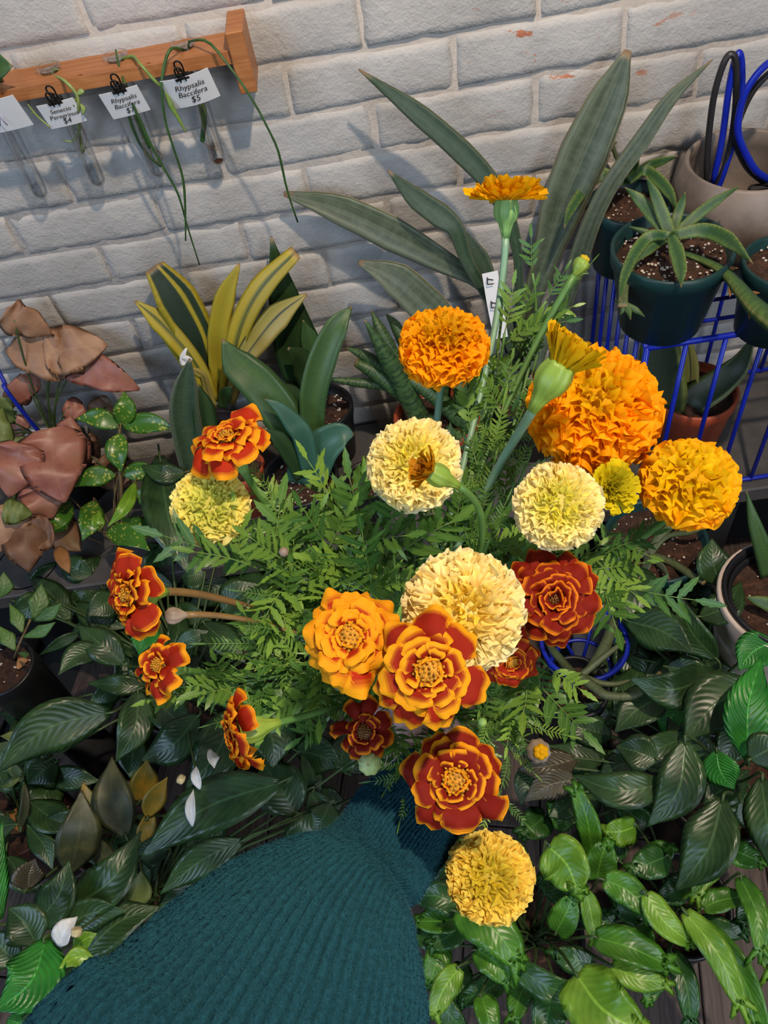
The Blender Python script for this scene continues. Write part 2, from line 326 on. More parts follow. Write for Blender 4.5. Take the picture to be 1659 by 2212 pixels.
def ribbon(path, widths, side=None, nu=4, cup=.15, thick=.0012, twist=0., n=14, wave=0., face=None, seed=0):
    P = spline(path, n); w = lerpv(widths, n); r = random.Random(seed)
    T = np.gradient(P, axis=0); T = np.array([nrm(t) for t in T]); tw = lerpv(twist if hasattr(twist, '__len__') else [twist, twist], n)
    ph = r.uniform(0, 6); V, U = [], []
    m = 2*nu
    for i in range(n):
        if side is not None: s = nrm(np.asarray(side, float) - T[i]*np.dot(side, T[i]))
        else:
            view = nrm(P[i]-CAM) if face is None else -np.asarray(face, float)
            s = nrm(np.cross(T[i], view))
        nn = nrm(np.cross(s, T[i]))
        if nn @ (CAM-P[i]) < 0: nn, s = -nn, -s
        a = math.radians(tw[i]); s, nn = s*math.cos(a)+nn*math.sin(a), nn*math.cos(a)-s*math.sin(a)
        hw = w[i]/2
        for j in range(m):
            if j <= nu: q = -1+2*j/nu; up = 1
            else: q = 1-2*(j-nu)/nu; up = -1
            th = thick*(1-q*q)*up if j not in (0, nu) else 0
            wv = wave*hw*abs(q)*math.sin(i/(n-1)*15+ph+(1.7 if q > 0 else 0))
            V.append(P[i]+s*q*hw+nn*(cup*hw*q*q+th+wv)); U.append(((q+1)/2, i/(n-1)))
    Fc = [(i*m+j, i*m+(j+1) % m, (i+1)*m+(j+1) % m, (i+1)*m+j) for i in range(n-1) for j in range(m)]
    Fc.append(tuple(range(m))[::-1]); Fc.append(tuple((n-1)*m+j for j in range(m)))
    return np.array(V), Fc, np.array(U)
LEAFW = [.16, .55, .88, 1., .97, .82, .55, .25, .03]
def tube(path, radii, nseg=8, n=None, caps=True, ribs=0, ribamp=0.):
    P = spline(path, n) if n else np.asarray(path, float); k = len(P); r = lerpv(radii if hasattr(radii, '__len__') else [radii, radii], k)
    T = np.array([nrm(t) for t in np.gradient(P, axis=0)]); a = nrm(np.cross(T[0], [.31, .2, .93])); V, U = [], []
    if np.linalg.norm(a) < .1: a = np.array([1., 0, 0])
    for i in range(k):
        a = nrm(a-T[i]*np.dot(a, T[i])); b = np.cross(T[i], a)
        for j in range(nseg):
            t = 2*math.pi*j/nseg; rr = r[i]*(1+(ribamp*math.cos(ribs*t) if ribs else 0))
            V.append(P[i]+a*rr*math.cos(t)+b*rr*math.sin(t)); U.append((abs(2*j/nseg-1), i/max(1, k-1)))
    Fc = [(i*nseg+j, i*nseg+(j+1) % nseg, (i+1)*nseg+(j+1) % nseg, (i+1)*nseg+j) for i in range(k-1) for j in range(nseg)]
    if caps: Fc.append(tuple(range(nseg))[::-1]); Fc.append(tuple((k-1)*nseg+j for j in range(nseg)))
    return np.array(V), Fc, np.array(U)
def lathe(prof, n=32, center=(0, 0, 0), ribs=0, ribamp=0.):
    V, U = [], []; k = len(prof)
    for i, (r, z) in enumerate(prof):
        for j in range(n):
            t = 2*math.pi*j/n; rr = r*(1+(ribamp*math.cos(ribs*t) if ribs else 0)); V.append((center[0]+rr*math.cos(t), center[1]+rr*math.sin(t), center[2]+z)); U.append((j/n, i/(k-1)))
    Fc = [(i*n+j, i*n+(j+1) % n, (i+1)*n+(j+1) % n, (i+1)*n+j) for i in range(k-1) for j in range(n)]
    if prof[0][0] > 1e-6: Fc.append(tuple(range(n))[::-1])
    if prof[-1][0] > 1e-6: Fc.append(tuple((k-1)*n+j for j in range(n)))
    return np.array(V), Fc, np.array(U)
def box(lo, hi, bev=0.):
    lo, hi = np.minimum(lo, hi), np.maximum(lo, hi); V = []; b = bev
    if not b:
        V = [(x, y, z) for x in (lo[0], hi[0]) for y in (lo[1], hi[1]) for z in (lo[2], hi[2])]
        return np.array(V), [(0, 1, 3, 2), (4, 6, 7, 5), (0, 4, 5, 1), (2, 3, 7, 6), (0, 2, 6, 4), (1, 5, 7, 3)], np.array([(v[0]*3, v[1]*3) for v in V])
    # bevelled box: chamfered by 24 verts
    idx = {}
    for sx in (0, 1):
        for sy in (0, 1):
            for sz in (0, 1):
                c = [(lo, hi)[s][i] for i, s in enumerate((sx, sy, sz))]; d = [b if s == 0 else -b for s in (sx, sy, sz)]
                for ax in range(3):
                    p = [c[i]+(d[i] if i != ax else 0) for i in range(3)]; idx[(sx, sy, sz, ax)] = len(V); V.append(p)
    Fc = []
    I = lambda s, ax: idx[tuple(s)+(ax,)]
    for ax in range(3):
        o = [i for i in range(3) if i != ax]
        for sv in (0, 1):
            q = []
            for a, bb in ((0, 0), (1, 0), (1, 1), (0, 1)):
                s = [0, 0, 0]; s[ax] = sv; s[o[0]] = a; s[o[1]] = bb; q.append(I(s, ax))
            Fc.append(tuple(q))
    for ax in range(3):
        o = [i for i in range(3) if i != ax]
        for a in (0, 1):
            for bb in (0, 1):
                s0 = [0, 0, 0]; s1 = [0, 0, 0]; s1[ax] = 1
                for s in (s0, s1): s[o[0]] = a; s[o[1]] = bb
                Fc.append((I(s0, o[0]), I(s1, o[0]), I(s1, o[1]), I(s0, o[1])))
    for sx in (0, 1):
        for sy in (0, 1):
            for sz in (0, 1): Fc.append(tuple(I((sx, sy, sz), k) for k in range(3)))
    V = np.array(V); return V, Fc, V[:, :2]*3
def ball(c, r, n=8, m=6, sc=(1, 1, 1)):
    V, f, u = lathe([(max(1e-4, math.sin(math.pi*i/m)), -math.cos(math.pi*i/m)) for i in range(m+1)], n); return V*np.array(sc)*r+np.asarray(c), f, u

# ================================================================== THE SETTING
# ---- floor of planks
flo = Thing('floor', (0, 0, 0), kind='structure')
flo.add('subfloor', box((-1.6, -2.0, -.05), (1.6, .06, -.012)), 'dark_leg')
ca, sa = math.cos(math.radians(-12)), math.sin(math.radians(-12))
pl_geo = box((-.058, -.31, -.012), (.058, .31, 0), .002); pl_me = mk_mesh('plank', pl_geo[0], pl_geo[1], pl_geo[2], 'plank', False)
for i in range(-12, 13):
    for j in range(-2, 3):
        x, y = i*.118, -1.02+j*.622+(.31 if i % 2 else 0); px, py = ca*x-sa*(y+1), sa*x+ca*(y+1)-1
        if py > -.34 or py < -1.75 or abs(px) > 1.35: continue
        o = link('plank', pl_me, flo.o); o.location = (px, py, random.uniform(-.0008, .0008)); o.rotation_euler = (0, 0, math.radians(-12))
# ---- brick wall
wal = Thing('wall_back', (0, 0, 0), kind='structure')
wal.add('mortar', box((-1.35, .0012, -.02), (1.35, .12, 1.62)), 'mortar')
def brick_geo(L, Hh, seed):
    r = np.random.default_rng(seed); nx, nz = 14, 7; V, Fc = [], []
    gx = np.concatenate([[-.5, -.489], np.linspace(-.45, .45, nx-4), [.489, .5]]); gz = np.array([-.5, -.455, -.32, 0, .32, .455, .5])
    lump = r.normal(0, .0009, (7, nx)); ez = r.normal(0, .0012, (2, nx)); ex = r.normal(0, .0012, (2, 7))
    for k, z in enumerate(gz):
        for i, x in enumerate(gx):
            edge = (k in (0, 6)) or (i in (0, nx-1)); mid = (k in (1, 5)) or (i in (1, nx-2))
            y = (.0045 if edge else (-.0010 if mid else -.0024)) + (0 if edge else lump[k, i])
            zz = z*Hh+(ez[0, i] if k <= 1 else ez[1, i] if k >= 5 else 0); xx = x*L+(ex[0, k] if i <= 1 else ex[1, k] if i >= nx-2 else 0)
            V.append((xx, y, zz))
    for k in range(6):
        for i in range(nx-1): Fc.append((k*nx+i, k*nx+i+1, (k+1)*nx+i+1, (k+1)*nx+i))
    return np.array(V), Fc, np.array(V)[:, [0, 2]]
CH, BL, Z0 = .0705, .2255, .9705
bricks = [mk_mesh('brick', *brick_geo(BL-.0040, CH-.0036, s)[:2], None, 'brick') for s in range(10)]
for row in range(-14, 6):
    zc = Z0+row*CH+CH/2
    if zc < .0 or zc > 1.5: continue
    off = -.099 if row % 2 else .013
    for i in range(-6, 6):
        xc = off+(i+.5)*BL
        if abs(xc) > 1.2: continue
        o = link('brick', random.choice(bricks), wal.o); o.location = (xc+random.uniform(-.002, .002), random.uniform(-.0015, .002), zc+random.uniform(-.0015, .0015))
        o.rotation_euler = (random.uniform(-.012, .012), random.uniform(-.008, .008), random.uniform(-.006, .006)+(math.pi if False else 0))
# ---- bench along the wall
ZB = .30
b = Thing('plant_bench', (0, -.15, 0), 'low grey bench along the brick wall carrying the blue rack and pots', 'bench')
b.add('bench_top', box((-1.0, -.305, ZB-.035), (.86, -.012, ZB), .003), 'grey_bench', smooth=False)
for x in (-.9, -.2, .53): b.add('leg', box((x-.02, -.295, 0), (x+.02, -.255, ZB-.034)), 'dark_leg', smooth=False); b.add('leg', box((x-.02, -.06, 0), (x+.02, -.02, ZB-.034)), 'dark_leg', smooth=False)

# ================================================================== POTTED PLANTS
def pot_parts(T, c, z0, h, rt, rb, mat, soil=.82, perl=0, lip=.006, inner=None, nseg=36):
    x, y = c
    prof = [(rb*.6, 0), (rb, 0), (rb+(rt-rb)*.80, h*.80), (rt-.0005, h*.83), (rt+.001, h-.002), (rt-.001, h), (rt-lip*.6, h), (rt-lip, h-.004), (rb+(rt-rb)*.7-lip*.7, h*.62)]
    po = T.add('pot', lathe(prof, nseg, (x, y, z0)), mat)
    zs = z0+h*soil; rs = rb+(rt-rb)*soil-.004
    r = np.random.default_rng(int(abs(x*1000)+abs(y*777))); V, Fc, U = [(x, y, zs+.006)], [], [(0, 0)]; nr, ns = 7, 28
    for i in range(1, nr+1):
        for j in range(ns):
            t = 2*math.pi*j/ns; q = rs*i/nr; V.append((x+q*math.cos(t), y+q*math.sin(t), zs+r.normal(0, .0028)+.004*(1-i/nr))); U.append((0, 0))
    for j in range(ns): Fc.append((0, 1+j, 1+(j+1) % ns))
    for i in range(nr-1):
        for j in range(ns): a = 1+i*ns+j; bq = 1+i*ns+(j+1) % ns; Fc.append((a, a+ns, bq+ns, bq))
    T.add('soil', (np.array(V), Fc, np.array(U)), 'soil', parent=po)
    if perl:
        gs = []
        for _ in range(perl):
            q = rs*.95*math.sqrt(r.random()); t = r.random()*6.28; s = r.uniform(.0010, .0028)
            gs.append(ball((x+q*math.cos(t), y+q*math.sin(t), zs+.004), s, 5, 3, (1, r.uniform(.6, 1.2), .7)))
        T.add('perlite', join(*gs), 'perlite', parent=po, kind='stuff')
    return zs
def pxpath(pts, ys=None, zs=None):
    """pixel points -> 3D: each on the plane y=ys[i] or z=zs[i] (values interpolated base->tip)"""
    n = len(pts); vals = lerpv(ys if ys is not None else zs, n)
    return [onY(p[0], p[1], v) if ys is not None else onZ(p[0], p[1], v) for p, v in zip(pts, vals)]
def pxw(path, wpx): return [w*depth(p)/FPX for p, w in zip(path, wpx)]
def leaf_px(T, pts, wpx, mat, ys=None, zs=None, **kw):
    path = pxpath(pts, ys, zs); n = kw.pop('n', max(14, 5*len(pts))); w = pxw(path, lerpv(wpx, len(path)))
    return T.add('leaf', ribbon(path, w, n=n, **kw), mat)

# ---- tall silver sansevieria behind the bouquet
T = Thing('potted_sansevieria', (.215, -.12, ZB), 'tall silvery grey-green sansevieria with broad arching leaves against the brick wall', 'plant')
zs = pot_parts(T, (.215, -.12), ZB, .13, .075, .055, 'black_pot', perl=40)
kw = dict(cup=.28, thick=.0022, nu=6, n=26)
leaf_px(T, [(1128, 790), (1122, 660), (1119, 560), (1102, 480), (1062, 400), (1000, 330), (900, 243), (775, 150)], [22, 18, 20, 30, 42, 48, 44, 4], 'silver_dark', ys=[-.12, -.06], **kw)
leaf_px(T, [(1120, 780), (1070, 670), (1035, 610), (1005, 555), (985, 495), (950, 465), (895, 425), (838, 368)], [26, 22, 24, 28, 36, 52, 44, 4], 'silver_dark', ys=[-.12, -.07], **kw)
leaf_px(T, [(1140, 800), (1115, 715), (1070, 645), (1025, 602), (955, 562), (850, 505), (730, 450), (613, 418)], [30, 28, 28, 30, 52, 74, 64, 10], 'silver', ys=[-.12, -.03], twist=[0, 15, 20, 10, 0], **kw)
leaf_px(T, [(1110, 830), (1040, 780), (985, 725), (925, 665), (855, 602), (775, 566)], [34, 40, 60, 80, 72, 10], 'silver', ys=[-.13, -.07], **kw)
leaf_px(T, [(1130, 800), (1140, 720), (1152, 640), (1180, 555), (1213, 450), (1262, 330), (1318, 205), (1357, 108)], [28, 36, 42, 58, 92, 108, 84, 14], 'silver', ys=[-.11, -.035], **kw)
leaf_px(T, [(1190, 810), (1207, 715), (1225, 640), (1252, 560), (1280, 480), (1320, 400), (1385, 308), (1452, 210), (1540, 128)], [22, 26, 36, 46, 44, 42, 42, 30, 2], 'silver', ys=[-.13, -.10], twist=[0, 20, 25, 0], **kw)
leaf_px(T, [(1100, 760), (1060, 620), (1035, 555), (1000, 495)], [18, 34, 40, 4], 'silver_dark', ys=[-.10, -.07], **kw)
leaf_px(T, [(1150, 800), (1160, 740), (1172, 690), (1180, 650)], [40, 52, 48, 6], 'silver', ys=[-.15, -.12], **kw)
# plant tag
p0, p1 = onY(1082, 730, -.16), onY(1058, 588, -.13)
tg = Thing('plant_tag', p0, 'white plastic plant tag with black marks stuck in behind the marigold stems', 'plant tag')
tb = tg.add('tag_blade', ribbon([p0, (p0+p1)/2, p1], pxw([p0, p0, p1], [30, 34, 34]), n=6, cup=0, thick=.0006, nu=2), 'card', smooth=False)
for t_ in (.55, .9):
    q = p0+(p1-p0)*t_; q = q+nrm(CAM-q)*.0012
    for k, (dx, dy, ex, ey) in enumerate([(-9, -12, 8, -9), (-9, -12, -7, 12), (-7, 0, 5, 2), (-7, 12, 6, 10)]):
        d_ = depth(q)/FPX; a_ = q+cR*dx*d_-cU*dy*d_; b_ = q+cR*ex*d_-cU*ey*d_
        tg.add('writing', tube([a_, b_], .0009, 5), 'ink', parent=tb)

# ---- golden variegated sansevieria
pc = onZ(440, 850, .40); pc[1] = max(pc[1], -.1); pc = np.array([-.355, -.085, ZB])
T = Thing('potted_sansevieria', pc, 'yellow and dark green variegated sansevieria in a brown pot against the wall', 'plant')
zs = pot_parts(T, pc[:2], ZB, .11, .06, .045, 'brown_pot')
kw = dict(cup=.25, thick=.002, nu=6, n=20)
leaf_px(T, [(462, 860), (445, 790), (422, 720), (378, 640), (332, 576)], [44, 62, 84, 92, 46], 'gold_wide', ys=[-.085, -.04], **kw)
leaf_px(T, [(460, 870), (430, 800), (388, 742), (340, 690), (292, 650)], [34, 38, 42, 44, 6], 'gold', ys=[-.10, -.06], **kw)
leaf_px(T, [(448, 870), (415, 800), (370, 735), (325, 690)], [30, 34, 30, 6], 'gold_wide', ys=[-.085, -.05], **kw)
leaf_px(T, [(478, 860), (473, 790), (472, 720), (487, 640), (517, 570)], [32, 44, 46, 44, 6], 'gold_pure', ys=[-.09, -.05], **kw)
leaf_px(T, [(486, 860), (502, 780), (522, 700), (567, 620), (640, 545)], [30, 40, 48, 52, 32], 'gold', ys=[-.10, -.06], twist=[0, 10, 15], **kw)
leaf_px(T, [(496, 870), (520, 790), (560, 730), (603, 680), (662, 635)], [26, 38, 54, 58, 6], 'gold_pale', ys=[-.11, -.07], **kw)
leaf_px(T, [(462, 880), (448, 845), (440, 815), (428, 805), (412, 797)], [16, 20, 18, 20, 8], 'gold_pale', ys=[-.12, -.13], **kw)
leaf_px(T, [(480, 880), (488, 850), (500, 835)], [20, 30, 6], 'moon', ys=[-.12, -.13], **kw)
leaf_px(T, [(408, 770), (400, 785), (395, 770), (403, 752)], [18, 22, 14, 4], 'card', ys=[-.125, -.12], cup=.3, thick=.0005, n=8)
# hanging dark leaf with its own pot
pc = np.array([-.345, -.235, ZB]); pc[:2] = onZ(430, 1040, .39)[:2]; pc[1] = min(pc[1], -.2)
T = Thing('potted_sansevieria', (pc[0], pc[1], ZB), 'single upright dark green sansevieria leaf beside the yellow variegated one', 'plant')
zs = pot_parts(T, pc[:2], ZB, .10, .06, .045, 'black_pot', perl=20)
leaf_px(T, [(425, 1040), (410, 960), (398, 890), (402, 830), (410, 775)], [52, 66, 66, 52, 6], 'silver_dark', ys=[pc[1]+.01, -.14], cup=.4, thick=.002, nu=6, n=18)
leaf_px(T, [(440, 1030), (446, 950), (440, 880), (425, 830)], [40, 54, 50, 6], 'moon_dark', ys=[pc[1]+.02, -.15], cup=.3, thick=.002, n=14)

# ---- terracotta edge pot behind red marigold
pc = onZ(520, 1010, .405)
T = Thing('plant_pot', (pc[0], pc[1], ZB), 'small terracotta pot of soil behind the red marigold, beside the green sansevieria', 'pot')
pot_parts(T, pc[:2], ZB, .11, .042, .032, 'terracotta', perl=10)

# ---- rear green sansevieria
pc = np.array([-.155, -.075, ZB])
T = Thing('potted_sansevieria', pc, 'broad pointed dark green sansevieria standing at the wall in a black pot', 'plant')
zs = pot_parts(T, pc[:2], ZB, .125, .058, .045, 'black_pot', perl=60)
kw = dict(cup=.25, thick=.002, nu=6, n=18)
leaf_px(T, [(672, 860), (655, 800), (640, 740), (610, 630), (586, 512)], [60, 92, 104, 64, 4], 'moon_dark', ys=[-.075, -.035], **kw)
leaf_px(T, [(680, 850), (662, 800), (645, 770), (622, 752)], [40, 62, 48, 6], 'moon_dark', ys=[-.09, -.10], **kw)
leaf_px(T, [(690, 860), (680, 790), (668, 730), (655, 690)], [40, 50, 40, 6], 'moon', ys=[-.07, -.05], **kw)
leaf_px(T, [(660, 870), (625, 850), (590, 845), (560, 850)], [34, 42, 34, 6], 'moon_dark', ys=[-.10, -.11], **kw)

# ---- front green sansevieria
pc = onZ(650, 1040, .40)
T = Thing('potted_sansevieria', (pc[0], pc[1], ZB), 'light green sansevieria with few wide smooth leaves in a black pot', 'plant')
zs = pot_parts(T, pc[:2], ZB, .115, .066, .05, 'black_pot', perl=70)
yb = pc[1]; kw = dict(cup=.22, thick=.002, nu=6, n=22)
leaf_px(T, [(665, 1030), (648, 965), (605, 890), (560, 830), (512, 785), (480, 732)], [40, 66, 88, 84, 72, 4], 'moon', ys=[yb, -.13], **kw)
leaf_px(T, [(676, 1030), (677, 955), (676, 860), (697, 776), (728, 705), (760, 662)], [34, 44, 58, 62, 50, 3], 'moon', ys=[yb, -.12], cup=.55, thick=.002, nu=6, n=22)
leaf_px(T, [(672, 1020), (655, 945), (632, 912), (602, 880), (572, 862)], [40, 48, 44, 26, 3], 'moon_teal', ys=[yb-.01, -.21], **kw)
leaf_px(T, [(655, 1045), (672, 1005), (698, 965), (735, 940), (764, 938)], [70, 92, 84, 60, 6], 'moon_teal', ys=[yb-.005, -.22], cup=.5, thick=.002, nu=6, n=22)
leaf_px(T, [(655, 1030), (632, 985), (605, 950), (572, 925)], [36, 44, 40, 6], 'moon_dark', ys=[yb-.01, -.23], **kw)

# ---- small black pot of soil
pc = onZ(797, 1045, .37)
T = Thing('plant_pot', (pc[0], pc[1], ZB), 'small empty-looking black nursery pot of soil beside the light green sansevieria', 'pot')
zs = pot_parts(T, pc[:2], ZB, .085, .042, .032, 'black_pot', perl=20)
leaf_px(T, [(800, 1050), (790, 1020), (785, 985)], [14, 24, 3], 'lime', zs=[zs, zs+.04], n=8)

# ---- cylindrical (starfish) sansevieria
pc = np.array([.035, -.12, ZB]); pc[:2] = onZ(945, 905, .41)[:2]; pc[1] = -.135
T = Thing('potted_sansevieria', pc, 'starfish sansevieria with thick banded cylindrical spikes in a terracotta pot', 'plant')
zs = pot_parts(T, pc[:2], ZB, .12, .076, .055, 'terracotta', perl=40)
def spike(pts, wpx, ys, mat='starfish', T=None):
    path = pxpath(pts, ys); r = [w/2*depth(p)/FPX for p, w in zip(path, lerpv(wpx, len(path)))]
    T.add('leaf', tube(path, r, 10, 14), mat)
for pts, wp, ys in [
    ([(915, 925), (872, 835), (832, 765), (787, 690)], [48, 46, 38, 4], [-.135, -.12]), ([(885, 850), (850, 770), (822, 715), (803, 672)], [34, 32, 28, 4], [-.12, -.06]),
    ([(885, 850), (835, 800), (790, 770), (750, 752)], [30, 30, 26, 6], [-.12, -.08]), ([(900, 880), (850, 835), (810, 805), (768, 782)], [32, 36, 34, 18], [-.13, -.10]),
    ([(900, 850), (830, 832), (770, 826), (706, 818)], [26, 24, 22, 6], [-.11, -.10]), ([(1000, 915), (950, 865), (910, 835), (880, 818)], [34, 36, 30, 8], [-.15, -.13]),
    ([(1012, 960), (1005, 900), (995, 840), (985, 780)], [30, 32, 30, 6], [-.17, -.12]), ([(1048, 960), (1040, 900), (1025, 840), (1010, 770)], [32, 34, 30, 6], [-.17, -.10]),
    ([(900, 830), (880, 760), (855, 705), (835, 680)], [26, 28, 24, 5], [-.11, -.05]), ([(960, 860), (965, 760), (955, 690), (945, 640)], [26, 26, 22, 4], [-.10, -.03]),
    ([(960, 930), (1010, 960), (1050, 985)], [30, 34, 10], [-.17, -.2]), ([(930, 900), (915, 960), (890, 990)], [28, 26, 4], [-.17, -.2])]:
    spike(pts, wp, ys, T=T)

# ---- blue wire rack on the bench
ZR = .639; RX0, RX1, RY0, RY1 = .341, .78, -.285, -.035
rk = Thing('wire_rack', (.56, -.16, ZB), 'blue coated wire rack standing on the bench with pots on top', 'rack')
def rod(a, b_, r=.0035, nm='wire', TT=None, mat='blue_wire'): (TT or rk).add(nm, tube([np.array(a), np.array(b_)], r, 8), mat)
for z in (ZB+.006, ZR):
    rr = .0045 if z > .5 else .004
    rod((RX0, RY0, z), (RX1, RY0, z), rr, 'rail'); rod((RX0, RY1, z), (RX1, RY1, z), rr, 'rail'); rod((RX0, RY0, z), (RX0, RY1, z), rr, 'rail'); rod((RX1, RY0, z), (RX1, RY1, z), rr, 'rail')
for i in range(9):
    x = RX0+i*.0549; rod((x, RY0, ZB), (x, RY0, ZR), .0036 if i else .0045)
    if i % 2 == 0: rod((x, RY1, ZB), (x, RY1, ZR), .0036)
for i in range(1, 6): y = RY0+i*(RY1-RY0)/6; rod((RX0, y, ZB), (RX0, y, ZR), .0034)
for i in range(1, 6): y = RY0+i*(RY1-RY0)/6; rod((RX0, y, ZR-.004), (RX1, y, ZR-.004), .003, 'shelf_wire')
rod((RX0+.17, RY1, ZR-.02), (RX1, RY1, ZB+.03), .0035, 'brace')

# ---- green pot with small striped sansevieria on the rack
zt = ZR+.004
pc = np.array([.372, -.236]); T = Thing('potted_sansevieria', (pc[0], pc[1], zt), 'small striped sansevieria rosette with trailing runners in a dark green pot on the rack', 'plant')
zs = pot_parts(T, pc, zt, .122, .078, .056, 'green_pot', .84, 170)
zc = zs+.05
kw = dict(cup=.5, thick=.004, nu=6, n=16)
def lz(pts, wp, z, mat='boncel', TT=None, **k): return leaf_px(TT or T, pts, wp, mat, zs=z, **k)
lz([(1449, 512), (1415, 470), (1380, 430), (1350, 405)], [26, 30, 24, 3], [zs+.03, zs+.07], **kw)
lz([(1449, 512), (1432, 465), (1415, 420), (1396, 382)], [24, 28, 22, 3], [zs+.03, zs+.09], **kw)
lz([(1452, 512), (1462, 470), (1472, 440), (1480, 415)], [20, 22, 18, 3], [zs+.03, zs+.07], **kw)
lz([(1455, 512), (1500, 470), (1545, 435), (1598, 402)], [20, 24, 22, 3], [zs+.03, zs+.08], **kw)
lz([(1455, 508), (1520, 498), (1575, 520), (1625, 568)], [22, 32, 34, 3], [zs+.04, zs+.05], **kw)
lz([(1448, 510), (1405, 510), (1372, 545), (1348, 600), (1338, 650)], [18, 26, 26, 20, 3], [zs+.045, zs+.02], **kw)
lz([(1450, 512), (1462, 545), (1470, 585), (1471, 620)], [18, 32, 28, 3], [zs+.045, zs+.025], **kw)
lz([(1440, 512), (1400, 540), (1370, 560), (1345, 590)], [18, 22, 18, 3], [zs+.03, zs+.02], **kw)
lz([(1440, 508), (1410, 505), (1385, 498), (1359, 490)], [12, 14, 12, 3], [zs+.02, zs+.03], **kw)
lz([(1380, 555), (1362, 580), (1348, 620), (1345, 665)], [14, 18, 20, 22], [zs+.012, zs-.012], 'stolon', **kw)
for tx, ty in ((1340, 680), (1362, 690), (1392, 684), (1330, 650)): lz([(1348, 655), ((1348+tx)/2+3, (655+ty)/2), (tx, ty)], [10, 14, 3], [zs-.01, zs-.02], **kw)
P_ = pxpath([(1480, 548), (1530, 568), (1570, 592), (1610, 640), (1640, 672), (1700, 720)], zs=[zs+.006, zs+.012])
T.add('runner', tube(P_, [w/2*depth(P_[0])/FPX for w in (12, 16, 24, 32, 38, 40)], 10, 26), 'boncel')
for i, t_ in enumerate((.35, .48, .6, .72, .84)):
    q = spline(P_, 50)[int(t_*49)]; q2 = spline(P_, 50)[min(49, int(t_*49)+6)]; sd = nrm(np.cross(q2-q, CAM-q))*(1 if i % 2 else -1)
    T.add('bract', ribbon([q-sd*.004, q+sd*.008+(q2-q)*.3, q+sd*.014+(q2-q)*.6], [.010, .007, .0008], n=6, cup=.4), 'dry')

# ---- second dark pot with arching small sansevieria behind it
pc = np.array([.358, -.093]); T = Thing('potted_sansevieria', (pc[0], pc[1], zt), 'dark pot with a small arching sansevieria at the back of the rack by the wall', 'plant')
zs = pot_parts(T, pc, zt, .105, .058, .045, 'green_pot', .86, 60); ct = (1352, 385)
for pts, wp, z in [([(1352, 392), (1300, 372), (1282, 366), (1264, 364)], [20, 22, 18, 3], [zs+.02, zs+.05]), ([(1350, 392), (1300, 380), (1262, 410), (1232, 455), (1219, 492)], [18, 22, 24, 20, 3], [zs+.03, zs+.02]),
    ([(1356, 392), (1400, 360), (1430, 348), (1464, 337)], [18, 22, 18, 3], [zs+.02, zs+.05]), ([(1356, 390), (1390, 368), (1425, 392), (1448, 420), (1462, 455)], [18, 24, 26, 22, 3], [zs+.035, zs+.02]),
    ([(1354, 390), (1360, 355), (1368, 335), (1376, 312)], [20, 20, 16, 3], [zs+.02, zs+.08]), ([(1358, 390), (1372, 365), (1380, 345)], [18, 18, 3], [zs+.02, zs+.06]), ([(1352, 395), (1345, 365), (1338, 345)], [16, 18, 3], [zs+.02, zs+.06])]:
    lz(pts, wp, z, TT=T, **kw)
P_ = pxpath([(1345, 390), (1330, 335), (1310, 290), (1284, 252)], zs=[zs+.01, zs+.12])
T.add('flower_stalk', tube(P_, [.0022, .0022, .004, .0035, .001], 8, 14), 'stolon')
for i in range(9):
    q = spline(P_, 30)[14+int(i*1.7)]; a_ = i*2.4; d_ = np.array([math.cos(a_), math.sin(a_), .6])*.007; T.add('bract', ribbon([q, q+d_*.6, q+d_], [.003, .004, .0005], n=5), 'stolon')

# ---- right hand pot on the rack
pc = onZ(1700, 575, zt+.10); T = Thing('plant_pot', (pc[0], pc[1], zt), 'dark teal nursery pot of soil on the rack beside the rosette pot', 'pot')
pot_parts(T, pc[:2], zt, .11, .056, .044, 'green_pot', .86, 30)
# ---- round ceramic pot on the rack
pc = onY(1612, 362, -.108)
T = Thing('ceramic_pot', (pc[0], pc[1], zt), 'round grey-brown ceramic pot holding coated wire hoops on the rack', 'pot')
T.add('pot', lathe([(.045, 0), (.062, .001), (.082, .03), (.094, .065), (.097, .095), (.092, .125), (.083, .147), (.080, .150), (.076, .147), (.084, .122), (.089, .095), (.086, .065), (.074, .03), (.05, .012), (.002, .010)], 48, (pc[0], pc[1], zt)), 'ceramic')
def hoop(pts, ys, r, mat, label, cl=True):
    P = pxpath(pts, ys); single('wire_hoop', tube(P, r, 8, 40), mat, label, 'wire hoop', 'coated wire hoops in the ceramic pot')
hoop([(1527, 405), (1528, 330), (1540, 220), (1560, 145), (1578, 117), (1590, 140), (1588, 240), (1572, 340), (1545, 408)], [-.105, -.10, -.105], .0042, 'black_wire', 'black coated wire hoop standing narrow in the ceramic pot')
hoop([(1540, 395), (1560, 300), (1575, 190), (1592, 118), (1602, 135), (1600, 220), (1582, 310), (1555, 395), (1540, 412)], [-.10, -.095, -.11], .0045, 'blue_wire', 'blue coated wire hoop standing narrow in the ceramic pot')
hoop([(1700, 120), (1655, 140), (1615, 190), (1598, 240), (1595, 290), (1615, 340), (1640, 375), (1690, 395), (1750, 370)], [-.12, -.12], .0048, 'blue_wire', 'wide blue coated wire hoop leaning in the ceramic pot')
hoop([(1710, 135), (1660, 160), (1618, 210), (1590, 285), (1600, 335), (1630, 378), (1690, 405), (1760, 375)], [-.108, -.108], .0046, 'black_wire', 'wide black coated wire hoop leaning behind the blue one in the ceramic pot')
q = onZ(1637, 413, zt+.10); single('wire_clasp', box(q-np.array([.014, .006, .008]), q+np.array([.014, .006, .01]), .003), 'black_wire', 'small black clasp block inside the ceramic pot under the hoops', 'clasp', smooth=False)

